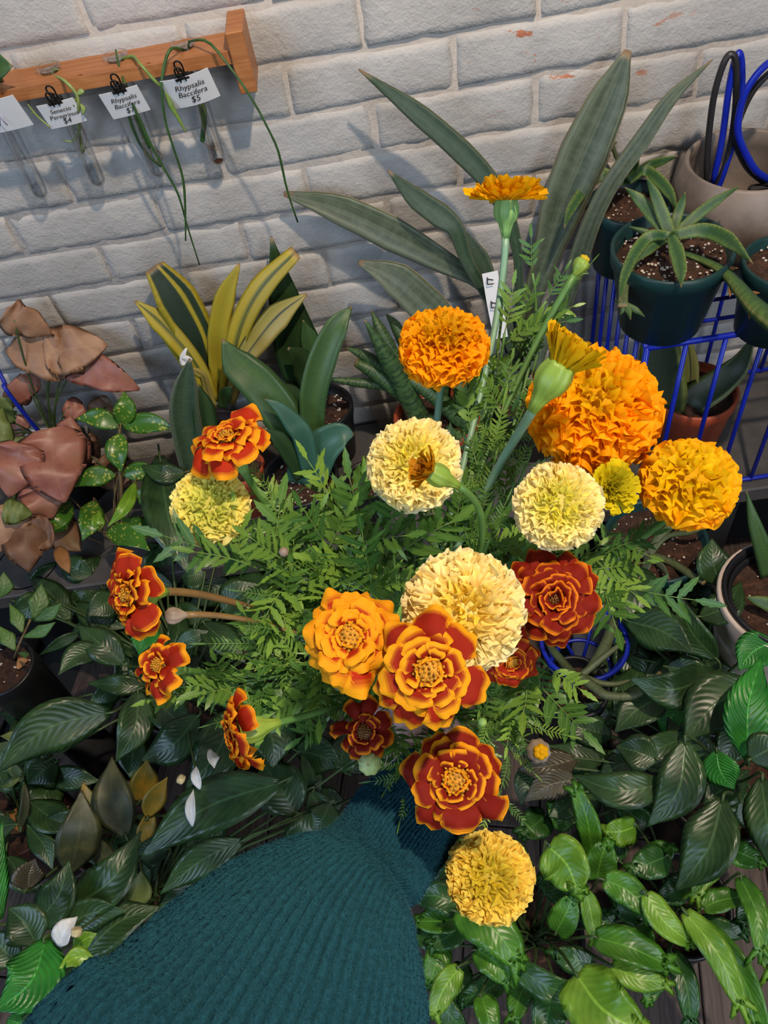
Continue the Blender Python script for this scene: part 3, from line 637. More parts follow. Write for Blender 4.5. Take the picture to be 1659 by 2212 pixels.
# ---- terracotta pot inside the rack
pc = np.array([.482, -.172]); T = Thing('potted_sansevieria', (pc[0], pc[1], ZB), 'yellow-edged sansevieria in a terracotta pot inside the blue rack', 'plant')
zs = pot_parts(T, pc, ZB, .125, .07, .054, 'terracotta', .86, 20)
kw2 = dict(cup=.3, thick=.002, nu=6, n=18)
leaf_px(T, [(1450, 900), (1440, 850), (1430, 800), (1425, 750), (1422, 700)], [50, 84, 92, 84, 60], 'variegated', ys=[-.2, -.15], **kw2)
leaf_px(T, [(1485, 890), (1490, 840), (1492, 790), (1486, 740)], [24, 34, 34, 20], 'gold_pale', ys=[-.18, -.16], **kw2)
leaf_px(T, [(1480, 905), (1500, 865), (1550, 830), (1595, 790), (1628, 728)], [34, 70, 66, 50, 6], 'variegated', ys=[-.2, -.17], cup=.4, thick=.002, nu=6, n=20)

# ---- plain dark green pot in front of the bench with runners
pc = onZ(1415, 1185, .36); pc[1] = -.43
T = Thing('potted_sansevieria', (pc[0], pc[1], 0), 'dark green pot in front of the bench with trailing grey-green runners', 'plant')
T.add('pot_stand', lathe([(.05, 0), (.055, .005), (.05, .24), (.058, .252), (.04, .252)], 24, (pc[0], pc[1], 0)), 'dark_leg')
zs = pot_parts(T, pc[:2], .25, .13, .078, .058, 'green_pot', .85, 60)
def runner(pts, wp, z, TT=None, mat='stolon'):
    P = pxpath(pts, zs=z); (TT or T).add('runner', tube(P, [w/2*depth(p)/FPX for p, w in zip(P, lerpv(wp, len(P)))], 8, 22), mat)
runner([(1400, 1205), (1440, 1160), (1490, 1150), (1535, 1132)], [10, 12, 13, 8], [zs, zs+.06])
runner([(1400, 1195), (1450, 1215), (1490, 1240), (1522, 1260)], [14, 18, 18, 12], [zs, zs+.03])
runner([(1400, 1200), (1420, 1165), (1450, 1135), (1475, 1118)], [14, 20, 18, 6], [zs, zs+.05])
for pts, wp, z in [([(1400, 1200), (1350, 1170), (1330, 1160)], [14, 16, 3], [zs, zs+.05]), ([(1400, 1200), (1395, 1225), (1380, 1250)], [14, 18, 3], [zs, zs+.04]), ([(1400, 1200), (1340, 1205), (1300, 1220)], [12, 16, 3], [zs, zs+.04]), ([(1402, 1200), (1430, 1225), (1445, 1250)], [12, 14, 3], [zs, zs+.03])]: leaf_px(T, pts, wp, 'silver', zs=z, cup=.4, thick=.003)
# ---- runner plant lower (on blue wire stand)
sc = onZ(1262, 1385, .34)
ws = Thing('wire_stand', (sc[0], sc[1], 0), 'round blue wire plant stand half hidden under the marigolds and peace lily', 'stand')
def ring(c, r, z, rad, TT, nm='ring'):
    P = [np.array([c[0]+r*math.cos(t), c[1]+r*math.sin(t), z]) for t in np.linspace(0, 2*math.pi, 41)]; TT.add(nm, tube(P, rad, 8), 'blue_wire')
ring(sc, .062, .34, .0035, ws); ring(sc, .045, .26, .003, ws)
for i in range(8):
    t = i*math.pi/4+.3; d = np.array([math.cos(t), math.sin(t), 0]); c3 = np.array([sc[0], sc[1], 0.])
    ws.add('spoke', tube([c3+d*.062+[0, 0, .34], c3+d*.045+[0, 0, .26], c3+d*.004+[0, 0, .255]], .0028, 6), 'blue_wire')
for i in range(4):
    t = i*math.pi/2+.6; d = np.array([math.cos(t), math.sin(t), 0]); ws.add('leg', tube([c3+d*.045+[0, 0, .26], c3+d*.07], .0035, 6), 'blue_wire')
pc = onZ(1300, 1265, .33); T = Thing('plant_pot', (pc[0], pc[1], .0), 'white glazed pot peeping out beside the dark red marigold', 'pot')
T.add('pot', lathe([(.03, 0), (.034, .002), (.034, .26), (.04, .27), (.045, .34), (.041, .34), (.036, .30), (.01, .30)], 28, (pc[0], pc[1], 0)), 'white_pot')
pc = onZ(1254, 1462, .36); T = Thing('trailing_sansevieria', (pc[0], pc[1], 0), 'leafless grey-green runners of a trailing plant looping below the dark red marigold', 'plant')
zs = pot_parts(T, (pc[0], pc[1]+.015), 0, .30, .05, .042, 'black_pot', .9)
zr = .36
runner([(1254, 1475), (1200, 1412), (1180, 1385)], [20, 18, 8], [zr-.06, zr+.02], T); runner([(1254, 1462), (1285, 1485), (1315, 1503), (1377, 1499), (1426, 1452)], [22, 22, 20, 18, 8], [zr, zr+.02], T)
runner([(1262, 1462), (1300, 1476), (1335, 1477), (1368, 1466)], [14, 14, 12, 6], [zr, zr], T); runner([(1254, 1460), (1308, 1416), (1350, 1385)], [16, 15, 8], [zr, zr+.02], T)
runner([(1275, 1450), (1305, 1400), (1325, 1350), (1336, 1315)], [26, 26, 24, 18], [zr-.03, zr-.02], T); runner([(1250, 1465), (1215, 1478), (1190, 1490)], [14, 12, 6], [zr, zr], T)
# ---- pale pot at the right edge with black liner
pc = onZ(1705, 1285, .42)
T = Thing('potted_plant', (pc[0], pc[1], 0), 'pale cream pot with black liner and soil beside the peace lily', 'plant')
T.add('pot', lathe([(.05, 0), (.058, .0), (.064, .2), (.082, .34), (.093, .415), (.091, .42), (.086, .418), (.078, .36)], 44, (pc[0], pc[1], 0)), 'white_pot')
T.add('liner', lathe([(.070, .34), (.0855, .415), (.087, .424), (.084, .427), (.080, .42), (.074, .375)], 44, (pc[0], pc[1], 0)), 'black_pot')
pot_parts(T, pc[:2], .34, .075, .078, .07, 'black_pot', .75, 30)
leaf_px(T, [(1665, 1240), (1650, 1190), (1630, 1130), (1612, 1060)], [44, 40, 28, 3], 'moon', zs=[.40, .52], cup=.4, thick=.003)
leaf_px(T, [(1690, 1320), (1660, 1305), (1635, 1297), (1612, 1290)], [34, 32, 22, 3], 'boncel', zs=[.42, .43], cup=.4, thick=.003)
# dark wooden crate edge at the right behind the pot
pc = onZ(1650, 1075, .12); T = Thing('wooden_crate', (.72, -.47, 0), 'dark brown slatted crate on the floor at the right behind the pale pot', 'crate')
for k in range(4): T.add('slat', box((.56, -.40, .02+k*.055), (.9, -.388, .062+k*.055), .002), 'brown_pot', smooth=False)
for k in range(4): T.add('slat', box((.56, -.60, .02+k*.055), (.572, -.40, .062+k*.055), .002), 'brown_pot', smooth=False)
T.add('corner_post', box((.572, -.412, 0), (.592, -.40, .24)), 'brown_pot', smooth=False)

# ================================================================== FOLIAGE PLANTS (traced leaves with stalks to a crown)
def foliage(name, label, cat, crown_px, zc, pot, leaves, group=None, stalkmat='petiole', stalk_r=.002, cuprange=(.15, .35), fork=False, profile=None, waver=0., sub=.0):
    """leaves: (bx,by,tx,ty,width_px,zb,zt,mat[,bend]) traced; crown at crown_px on z=zc; pot=(h,rt,rb,mat) on the floor/bench z0"""
    c = onZ(crown_px[0], crown_px[1], zc); z0, h, rt, rb, pm = pot
    T = Thing(name, (c[0], c[1], z0), label, cat, group)
    if h: pot_parts(T, c[:2], z0, h, rt, rb, pm, .88)
    top = np.array([c[0], c[1], z0+h*.88 if h else zc])
    for k, L in enumerate(leaves):
        bx, by, tx, ty, wpx, zb, zt_, mat = L[:8]; bend = L[8] if len(L) > 8 else random.uniform(-.10, .10)
        A, B = onZ(bx, by, zb), onZ(tx, ty, zt_); dx, dy = tx-bx, ty-by; mx, my = (bx+tx)/2-dy*bend, (by+ty)/2+dx*bend
        ln = np.linalg.norm(B-A); Mid = onZ(mx, my, (zb+zt_)/2+ln*random.uniform(.06, .16))
        prof = profile or LEAFW; w = np.array(prof)*wpx*depth(Mid)/FPX
        n_ = 18
        lf = T.add('leaf', ribbon([A, Mid, B], w, n=n_, cup=random.uniform(*cuprange), thick=.0007, nu=6, twist=random.uniform(-22, 22), wave=waver, seed=k), mat)
        if stalk_r:
            ctrl = (A+top)/2+np.array([random.uniform(-.01, .01), random.uniform(-.01, .01), .02]); back = A-(Mid-A)*.12
            T.add('petiole', tube([top+np.array([random.uniform(-.012, .012), random.uniform(-.012, .012), -.004]), ctrl, back, A+(Mid-A)*.1], [stalk_r*1.3, stalk_r, stalk_r*.8], 6, 10), stalkmat, parent=None)
        if fork:
            tipd = nrm(B-Mid); sd = nrm(np.cross(tipd, CAM-B))
            gs = []
            for a_ in (-.8, 0, .75):
                d = nrm(tipd+sd*a_); l2 = ln*random.uniform(.16, .38); b0 = B-tipd*ln*.08
                gs.append(ribbon([b0, b0+d*l2*.6, b0+d*l2+np.array([0, 0, -.008])], [wpx*.34*depth(B)/FPX, wpx*.24*depth(B)/FPX, .004], n=6, nu=2, thick=.0006, wave=.3))
            T.add('leaf_fork', join(*gs), mat, parent=lf)
    return T, top
def spathe(T, base_px, tip_px, wpx, z, spad=None, top=None, name='spathe'):
    A, B = onZ(*base_px, z), onZ(*tip_px, z+.01); Mid = (A+B)/2+np.array([0, 0, .008])
    s = T.add(name, ribbon([A, Mid, B], np.array(LEAFW)*wpx*depth(A)/FPX, n=12, cup=.5, thick=.0006, nu=6, twist=20), 'white_bract', label='white spathe of a peace lily flower')
    if spad:
        C_ = onZ(*spad[:2], z+.012); D_ = onZ(*spad[2:4], z+.018); d = D_-C_
        T.add('spadix', tube([C_, C_+d*.2, C_+d*.8, D_], [.003, .006, .006, .003], 8, 10), 'spadix', parent=s)
    if top is not None: T.add('flower_stalk', tube([top, (top+A)/2+np.array([0, 0, .03]), A], .0018, 6, 12), 'petiole')
LB, LY, LR = 'lily_bright', 'lily', 'lily_brown'
def filler(n, x0, x1, y0, y1, z0, z1, seed):
    r = random.Random(seed); out = []
    for _ in range(n):
        x, y, a = r.uniform(x0, x1), r.uniform(y0, y1), r.uniform(0, 6.28); L = r.uniform(70, 130); z = r.uniform(z0, z1); out.append((x, y, x+L*math.cos(a), y+L*math.sin(a), r.uniform(50, 85), z, z-r.uniform(-.01, .03), LY))
    return out
# --- right peace lily (upper)
T, top = foliage('peace_lily', 'glossy dark green peace lily beside the pale cream pot', 'plant', (1520, 1480), .24, (0, .25, .085, .065, 'black_pot'), [
    (1340, 1215, 1462, 1345, 108, .38, .36, LY, .12), (1555, 1262, 1538, 1163, 80, .38, .42, LY), (1512, 1335, 1602, 1256, 78, .39, .41, LY, .15), (1548, 1425, 1466, 1284, 76, .36, .42, LY), (1352, 1340, 1500, 1412, 96, .37, .40, LY, -.08),
    (1545, 1452, 1358, 1466, 92, .40, .42, LY, -.16), (1628, 1478, 1478, 1602, 128, .43, .40, LY, .1), (1615, 1640, 1644, 1418, 104, .44, .48, LB), (1672, 1385, 1595, 1448, 84, .42, .40, LB), (1440, 1498, 1328, 1582, 92, .36, .35, LY),
    (1490, 1585, 1318, 1622, 66, .37, .36, LY, -.1), (1440, 1440, 1550, 1475, 60, .33, .33, LY), (1480, 1400, 1420, 1330, 70, .32, .33, LY), (1520, 1320, 1500, 1240, 60, .30, .32, LY), (1400, 1380, 1340, 1300, 70, .30, .30, LY), (1600, 1560, 1560, 1660, 80, .36, .34, LY), (1470, 1520, 1440, 1600, 60, .31, .28, LB)]+filler(22, 1330, 1640, 1320, 1600, .25, .30, 1))
# --- right peace lily (lower)
T, top = foliage('peace_lily', 'glossy peace lily with deeply veined drooping leaves above the bird nest fern', 'plant', (1560, 1690), .24, (0, .25, .085, .065, 'black_pot'), [
    (1440, 1692, 1236, 1674, 80, .42, .40, LY, -.12), (1482, 1600, 1398, 1786, 100, .46, .40, LY, -.14), (1562, 1725, 1458, 1925, 118, .46, .40, LY, -.10), (1248, 1682, 1131, 1732, 66, .36, .34, LR, .1), (1548, 1622, 1585, 1705, 84, .44, .41, LB),
    (1645, 1680, 1668, 1885, 96, .46, .42, LY), (1245, 1640, 1118, 1662, 74, .33, .32, LR), (1420, 1640, 1330, 1612, 80, .38, .37, LY), (1620, 1640, 1700, 1600, 90, .46, .48, LY), (1500, 1640, 1470, 1560, 80, .36, .38, LY), (1380, 1640, 1290, 1690, 60, .32, .30, LY), (1600, 1730, 1640, 1800, 60, .36, .33, LY), (1450, 1700, 1380, 1720, 60, .32, .3, LY),
    (1320, 1590, 1210, 1560, 70, .26, .28, LY), (1300, 1640, 1180, 1610, 70, .26, .26, LY), (1350, 1540, 1260, 1520, 60, .26, .28, LY)]+filler(20, 1150, 1640, 1530, 1800, .24, .30, 2))
# --- left peace lily (centre)
T, top = foliage('peace_lily', 'large dim peace lily behind the red marigolds on the shadowed side', 'plant', (400, 1480), .24, (0, .25, .09, .07, 'black_pot'), [
    (238, 1538, -6, 1668, 118, .40, .42, LY, .12), (300, 1492, 250, 1645, 80, .38, .36, LY, -.1), (428, 1545, 302, 1645, 92, .38, .36, LY, -.1), (325, 1500, 425, 1592, 80, .36, .36, LY), (222, 1404, 126, 1458, 56, .40, .42, LY, .15),
    (268, 1434, 166, 1350, 70, .38, .41, LY), (175, 1366, 84, 1416, 30, .38, .38, LY), (335, 1345, 300, 1415, 62, .40, .40, LB), (380, 1395, 452, 1362, 46, .38, .39, LY), (438, 1345, 530, 1432, 70, .38, .38, LY),
    (345, 985, 408, 1242, 104, .42, .40, LY, .05), (440, 1240, 392, 1245, 70, .34, .34, LY), (315, 1482, 188, 1476, 46, .34, .34, LY), (505, 1530, 400, 1705, 108, .36, .36, LY), (560, 1540, 590, 1660, 110, .36, .34, LY), (480, 1320, 560, 1260, 80, .32, .34, LY), (250, 1290, 190, 1330, 70, .32, .33, LY), (440, 1450, 520, 1520, 80, .30, .30, LY), (620, 1480, 700, 1560, 90, .32, .3, LY), (200, 1240, 130, 1200, 60, .30, .32, LY),
    (640, 1620, 740, 1660, 90, .3, .3, LY), (480, 1180, 560, 1120, 70, .34, .36, LY), (700, 1500, 760, 1420, 90, .3, .3, LY), (800, 1300, 900, 1240, 90, .3, .3, LY), (620, 1380, 700, 1300, 90, .28, .3, LY), (250, 1380, 160, 1440, 60, .3, .3, LY), (150, 1340, 60, 1240, 60, .28, .3, LY)]+filler(44, 60, 860, 1250, 1680, .22, .29, 3)+filler(26, -10, 420, 1190, 1330, .25, .30, 9))
spathe(T, (416, 1785), (418, 1705), 24, .43); spathe(T, (432, 1705), (424, 1655), 22, .45, (398, 1687, 384, 1680), top); spathe(T, (462, 1625), (463, 1660), 30, .44)
# --- left peace lily (front, by the sleeve)
T, top = foliage('peace_lily', 'peace lily with broad glossy leaves tucked against the teal sleeve', 'plant', (330, 1930), .24, (0, .25, .085, .065, 'black_pot'), [
    (610, 1690, 302, 1852, 116, .42, .40, LY, .08), (525, 1815, 345, 1932, 78, .40, .38, LY, .06), (135, 1968, 305, 1795, 100, .36, .40, LY, .12), (72, 2000, 150, 1858, 92, .37, .42, LY, .1), (130, 2010, 272, 1968, 80, .38, .39, LY, -.12),
    (180, 2065, 348, 1958, 92, .36, .36, LY, -.1), (100, 2030, -12, 2185, 130, .44, .46, LB, -.14), (78, 2038, 18, 1960, 96, .42, .44, LY), (2, 1985, 6, 1775, 56, .42, .47, LB), (118, 2070, 98, 2216, 70, .36, .34, LY), (60, 2190, 10, 2230, 50, .4, .4, LB),
    (160, 2050, 210, 2016, 40, .40, .40, 'lime'), (400, 1800, 460, 1740, 80, .34, .34, LY), (420, 1900, 330, 1980, 80, .32, .3, LY), (250, 2040, 330, 2120, 90, .3, .3, LY), (640, 1760, 560, 1640, 110, .30, .32, LY), (620, 1850, 700, 1740, 100, .28, .3, LY), (480, 1740, 400, 1830, 80, .3, .3, LY),
    (160, 2140, 230, 2230, 80, .3, .3, LY), (40, 2080, -30, 2010, 80, .34, .36, LY)]+filler(24, 20, 700, 1760, 2180, .22, .28, 4)+filler(10, 520, 800, 1600, 1760, .25, .32, 6))
spathe(T, (128, 2043), (168, 1980), 46, .47, (165, 2022, 166, 2004), top)
for pts in ([(205, 2078), (165, 2068), (128, 2092)], [(200, 2085), (180, 2115), (152, 2158)]): leaf_px(T, pts, [12, 40, 48, 30, 3], 'lime', zs=[.43, .45], cup=.3, n=14, nu=6)
q = onZ(215, 2092, .45); T.add('dried_flower', join(*[ribbon([q, q+np.array([math.cos(a)*.005, math.sin(a)*.005, .003]), q+np.array([math.cos(a)*.008, math.sin(a)*.008, .001])], [.001, .003, .0006], n=5) for a in np.linspace(0, 6, 8)]), 'dry')
# --- dark mottled plants between
DM, DY = 'dieffen', 'dieffen_yellow'
T, top = foliage('mottled_plant', 'dark mottled leafy plant with yellowing leaves in the shade', 'plant', (250, 1790), .24, (0, .25, .07, .055, 'brown_pot'), [
    (150, 1885, 176, 1706, 96, .36, .42, DM, .05), (272, 1805, 242, 1635, 92, .36, .40, DM), (318, 1765, 362, 1678, 50, .37, .40, DY), (300, 1730, 318, 1640, 66, .35, .38, DY), (215, 1790, 180, 1690, 60, .32, .36, DY), (300, 1820, 330, 1740, 40, .35, .36, DY), (290, 1960, 305, 1880, 60, .30, .33, 'pink_green'), (262, 1990, 305, 1955, 44, .33, .33, 'pink_green'),
    (60, 1920, 76, 1855, 70, .36, .38, LR), (240, 1880, 210, 1800, 50, .3, .3, DM), (380, 1760, 420, 1700, 50, .33, .35, DM)])
T, top = foliage('leafy_plant', 'pale narrow-leaved plant over a brown pot in the shade', 'plant', (40, 1760), .18, (0, .2, .075, .06, 'brown_pot'), [
    (50, 1690, 10, 1640, 26, .30, .32, 'pink_green'), (110, 1560, 90, 1640, 36, .32, .30, 'pink_green'), (60, 1600, 0, 1590, 30, .30, .32, 'pink_green'), (45, 1675, -5, 1700, 18, .34, .33, 'pink_green'), (45, 1790, 52, 1680, 22, .26, .30, DM), (60, 1780, 100, 1740, 40, .22, .22, 'dry'), (90, 1700, 130, 1640, 40, .2, .22, 'dry'), (20, 1800, 40, 1740, 50, .2, .2, 'dry'), (100, 1800, 150, 1740, 50, .2, .2, LR)]+filler(12, -20, 140, 1600, 1860, .20, .26, 8))
# --- gold dust plant
GD = 'gold_dust'
T, top = foliage('gold_dust_plant', 'bright green plant with yellow-speckled leaves in whorls', 'plant', (255, 1190), .28, (.0, .29, .06, .05, 'black_pot'), [
    (260, 920, 268, 845, 50, .50, .55, GD), (256, 923, 163, 905, 46, .50, .52, GD, .12), (266, 922, 382, 928, 46, .50, .50, GD, -.1), (259, 936, 262, 1020, 50, .50, .46, GD), (250, 1026, 158, 1052, 46, .44, .45, GD, .1), (265, 1026, 350, 1025, 42, .44, .43, GD, -.1),
    (292, 1042, 232, 1138, 32, .44, .44, 'lime'), (230, 1150, 324, 1190, 54, .42, .44, GD, -.12), (204, 1082, 178, 1168, 54, .42, .42, GD), (335, 1152, 262, 1118, 50, .38, .40, GD), (150, 1080, 98, 1152, 46, .40, .40, GD), (215, 1145, 215, 1105, 30, .42, .43, 'lime'), (400, 1022, 303, 1004, 46, .44, .45, LY), (330, 1090, 290, 1060, 40, .38, .4, GD), (120, 1150, 150, 1110, 36, .36, .38, GD)], stalk_r=.0012, stalkmat='twig')
A, B, Cc = onZ(258, 925, .50), onZ(256, 980, .47), onZ(262, 1060, .42); T.add('stem', tube([A, B, Cc, top], [.002, .0026, .003, .003], 8, 16), 'twig')
# --- seedling pot at the left edge
pc = onZ(5, 1440, .40); T = Thing('potted_seedling', (pc[0], pc[1], 0), 'young oval-leaved seedling in a black pot of brown soil', 'plant')
zs = pot_parts(T, pc[:2], .20, .2, .048, .038, 'black_pot', .93, 15)
T.add('pot_stand', lathe([(.036, 0), (.04, .003), (.036, .2), (.03, .2)], 20, (pc[0], pc[1], 0)), 'dark_leg')
for L in [(72, 1336, 90, 1260, 50), (48, 1366, 20, 1303, 34), (75, 1340, 132, 1304, 36), (52, 1376, 120, 1344, 32), (32, 1404, -6, 1350, 36), (0, 1290, 8, 1235, 46), (40, 1410, 62, 1412, 16)]:
    leaf_px(T, [(L[0], L[1]), ((L[0]+L[2])/2+4, (L[1]+L[3])/2+3), (L[2], L[3])], np.array(LEAFW)*L[4], 'seedling', zs=[.44, .46], cup=.2, nu=6, n=14)
T.add('stem', tube(pxpath([(30, 1425), (40, 1395), (66, 1338)], zs=[zs, .445]), .0018, 6, 10), 'twig')
q = onZ(48, 1440, zs+.008); leaf_px(T, [(38, 1445), (48, 1430), (60, 1425)], [6, 26, 22, 4], 'dry', zs=[zs+.01, zs+.012])
# --- pink syngonium
def arrow_leaf(T, base, tip, wpx, zb, zt_, mat, twist=0., k=0):
    A, B = onZ(*base, zb), onZ(*tip, zt_)
    if A[1] > -.05: A = onY(*base, -.05)
    if B[1] > -.04: B = onY(*tip, -.04)
    ln = np.linalg.norm(B-A); Mid = (A+B)/2+np.array([0, -ln*.08, ln*.10]); w = wpx*depth(Mid)/FPX
    back = A-(B-A)*.28
    lf = T.add('leaf', ribbon([back, A, Mid, B], 1.25*w*np.array([.5, .92, 1.04, 1.03, .96, .8, .52, .06]), n=18, cup=random.uniform(-.45, .2), thick=.0006, nu=8, twist=twist, wave=.2, seed=k), mat)
    return A
sp = onZ(130, 985, .40); T = Thing('arrowhead_plant', (sp[0], max(-.2, sp[1]), ZB), 'pink-leaved arrowhead vine with dusty rose leaves against the wall', 'plant')
tp = T.loc.copy(); pot_parts(T, tp[:2], ZB, .11, .062, .048, 'black_pot', .88); tp = np.array([tp[0], tp[1], ZB+.1])
k = 0
for base, tip, w, zb, zt_, mt, tw in [
    ((30, 690), (112, 724), 66, .60, .58, 'pink', -30), ((125, 760), (232, 745), 84, .58, .57, 'pink', 10), ((120, 772), (12, 760), 80, .57, .57, 'pink', 10), ((170, 785), (302, 842), 66, .56, .53, 'pink_deep', -10), ((150, 770), (225, 790), 56, .54, .54, 'pink_brown', 20),
    ((60, 830), (10, 890), 40, .52, .50, 'pink_deep', 0), ((150, 880), (190, 900), 40, .48, .47, 'pink_deep', 0), ((150, 985), (152, 900), 70, .46, .52, 'pink_deep', 10), ((112, 960), (140, 1085), 112, .52, .46, 'pink_deep', 0), ((40, 985), (20, 1075), 86, .53, .48, 'pink_deep', -15), ((90, 1060), (115, 1120), 80, .47, .42, 'pink_deep', 0),
    ((20, 1120), (-10, 1200), 70, .46, .42, 'pink', 0), ((60, 1130), (62, 1235), 84, .44, .40, 'pink_brown', 0), ((95, 1150), (20, 1165), 60, .42, .42, 'pink_brown', 0), ((30, 960), (50, 1010), 50, .48, .46, 'pink_green', 0), ((70, 1020), (110, 1045), 36, .50, .49, 'pink_green', 0), ((20, 1105), (70, 1110), 44, .48, .46, 'pink_green', 0), ((0, 900), (22, 860), 50, .52, .56, 'pink_green', 0), ((10, 940), (4, 880), 30, .55, .57, 'pink_green', 0),
    ((40, 860), (60, 830), 40, .50, .52, 'pink_deep', 0), ((225, 1010), (285, 1050), 60, .40, .38, 'pink_brown', 0), ((120, 1130), (175, 1190), 60, .36, .34, 'pink_brown', 0), ((180, 960), (215, 1000), 50, .4, .38, 'pink_brown', 0), ((20, 930), (70, 905), 44, .44, .45, 'pink_deep', 0), ((230, 880), (190, 905), 44, .42, .42, 'pink_brown', 0), ((-20, 1000), (-15, 1060), 60, .5, .47, 'pink_deep', 0)]:
    k += 1; A = arrow_leaf(T, base, tip, w, zb, zt_, mt, tw, k)
    mid = (A+tp)/2+np.array([random.uniform(-.01, .01), 0, .03]); T.add('petiole', tube([tp+np.array([random.uniform(-.02, .02), random.uniform(-.02, .02), 0]), mid, A], .0016, 6, 10), 'petiole')
pc = onZ(60, 1215, .3); T2 = Thing('plant_pot', (pc[0], pc[1], 0), 'black pot rim in shade under the pink arrowhead leaves', 'pot'); pot_parts(T2, pc[:2], 0, .30, .06, .05, 'black_pot', .9, 20)
pc = onZ(170, 1205, .3)
a_, b_ = onZ(128, 1180, .36), onZ(150, 1238, .34); single('dry_leaf', ribbon([a_, (a_+b_)/2+np.array([0, 0, .01]), b_], [.002, .02, .026, .02, .002], n=10, cup=.4), 'dry', 'curled yellow-brown dead leaf on a thin stalk above the seedling', 'leaf')
a_, b_ = onY(-6, 795, -.06), onY(28, 862, -.10); single('wire_stake', tube([a_, (a_+b_)/2, b_, np.array([b_[0]+.02, b_[1], ZB])], .0035, 8, 20), 'blue_wire', 'short blue wire stake behind the pink arrowhead vine', 'stake')

# --- bird's nest ferns
F1, F2, F3 = 'fern', 'fern_light', 'fern_dark'
FP = [.45, .8, .95, 1., .98, .9, .8, .66, .42]
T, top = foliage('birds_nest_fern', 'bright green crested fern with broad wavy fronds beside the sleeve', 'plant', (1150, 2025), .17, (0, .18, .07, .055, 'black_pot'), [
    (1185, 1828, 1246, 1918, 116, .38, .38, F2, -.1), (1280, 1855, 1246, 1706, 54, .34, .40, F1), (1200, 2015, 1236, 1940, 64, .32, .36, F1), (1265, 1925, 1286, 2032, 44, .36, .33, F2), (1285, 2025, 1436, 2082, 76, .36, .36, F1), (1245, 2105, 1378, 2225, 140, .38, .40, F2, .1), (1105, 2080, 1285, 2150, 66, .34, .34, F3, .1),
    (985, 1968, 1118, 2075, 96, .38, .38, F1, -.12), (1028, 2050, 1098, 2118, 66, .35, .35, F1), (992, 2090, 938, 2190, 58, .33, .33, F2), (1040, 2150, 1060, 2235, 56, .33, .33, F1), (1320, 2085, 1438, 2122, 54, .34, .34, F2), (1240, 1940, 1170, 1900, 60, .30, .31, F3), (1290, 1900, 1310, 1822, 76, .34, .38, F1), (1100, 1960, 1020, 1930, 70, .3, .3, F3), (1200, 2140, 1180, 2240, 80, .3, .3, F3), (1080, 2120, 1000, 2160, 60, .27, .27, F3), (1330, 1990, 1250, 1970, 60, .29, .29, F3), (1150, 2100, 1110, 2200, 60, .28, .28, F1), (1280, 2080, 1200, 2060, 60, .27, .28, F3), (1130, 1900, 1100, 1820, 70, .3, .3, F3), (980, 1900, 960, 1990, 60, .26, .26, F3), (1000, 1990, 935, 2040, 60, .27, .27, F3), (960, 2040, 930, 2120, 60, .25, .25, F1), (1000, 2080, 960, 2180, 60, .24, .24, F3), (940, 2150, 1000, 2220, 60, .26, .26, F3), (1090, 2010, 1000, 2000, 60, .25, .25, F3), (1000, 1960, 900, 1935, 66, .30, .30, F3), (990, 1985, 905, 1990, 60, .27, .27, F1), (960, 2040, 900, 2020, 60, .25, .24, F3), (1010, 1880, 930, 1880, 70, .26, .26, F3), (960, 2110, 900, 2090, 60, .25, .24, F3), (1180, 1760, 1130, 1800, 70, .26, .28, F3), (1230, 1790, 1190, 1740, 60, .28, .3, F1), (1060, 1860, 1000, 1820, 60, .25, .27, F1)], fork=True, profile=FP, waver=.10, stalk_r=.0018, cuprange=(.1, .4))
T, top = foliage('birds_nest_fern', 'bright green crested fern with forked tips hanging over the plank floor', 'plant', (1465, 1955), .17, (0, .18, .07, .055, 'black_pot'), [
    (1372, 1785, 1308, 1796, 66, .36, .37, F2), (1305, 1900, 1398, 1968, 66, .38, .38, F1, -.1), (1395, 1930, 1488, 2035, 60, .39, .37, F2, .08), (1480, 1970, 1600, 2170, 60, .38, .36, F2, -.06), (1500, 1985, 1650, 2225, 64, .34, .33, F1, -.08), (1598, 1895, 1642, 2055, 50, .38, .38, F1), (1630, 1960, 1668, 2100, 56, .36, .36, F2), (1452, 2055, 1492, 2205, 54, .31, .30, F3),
    (1565, 1855, 1500, 1935, 46, .36, .36, F2), (1518, 1962, 1600, 1938, 54, .36, .36, F1), (1508, 1988, 1606, 2015, 52, .32, .32, F3), (1440, 1850, 1370, 1880, 70, .36, .37, F3), (1380, 2000, 1400, 2060, 60, .34, .34, F1), (1420, 1990, 1330, 1960, 56, .33, .33, F3), (1570, 1830, 1640, 1860, 60, .36, .36, F1), (1430, 2090, 1400, 2160, 50, .3, .3, F1), (1640, 1930, 1600, 1990, 50, .33, .33, F3), (1400, 1870, 1450, 1830, 60, .33, .35, F1), (1340, 1860, 1290, 1800, 70, .3, .3, F3), (1480, 1900, 1430, 1940, 60, .33, .33, F3), (1400, 1780, 1340, 1740, 60, .29, .3, F3), (1500, 1850, 1550, 1800, 60, .3, .3, F3)], fork=True, profile=FP, waver=.10, stalk_r=.0018, cuprange=(.1, .4))

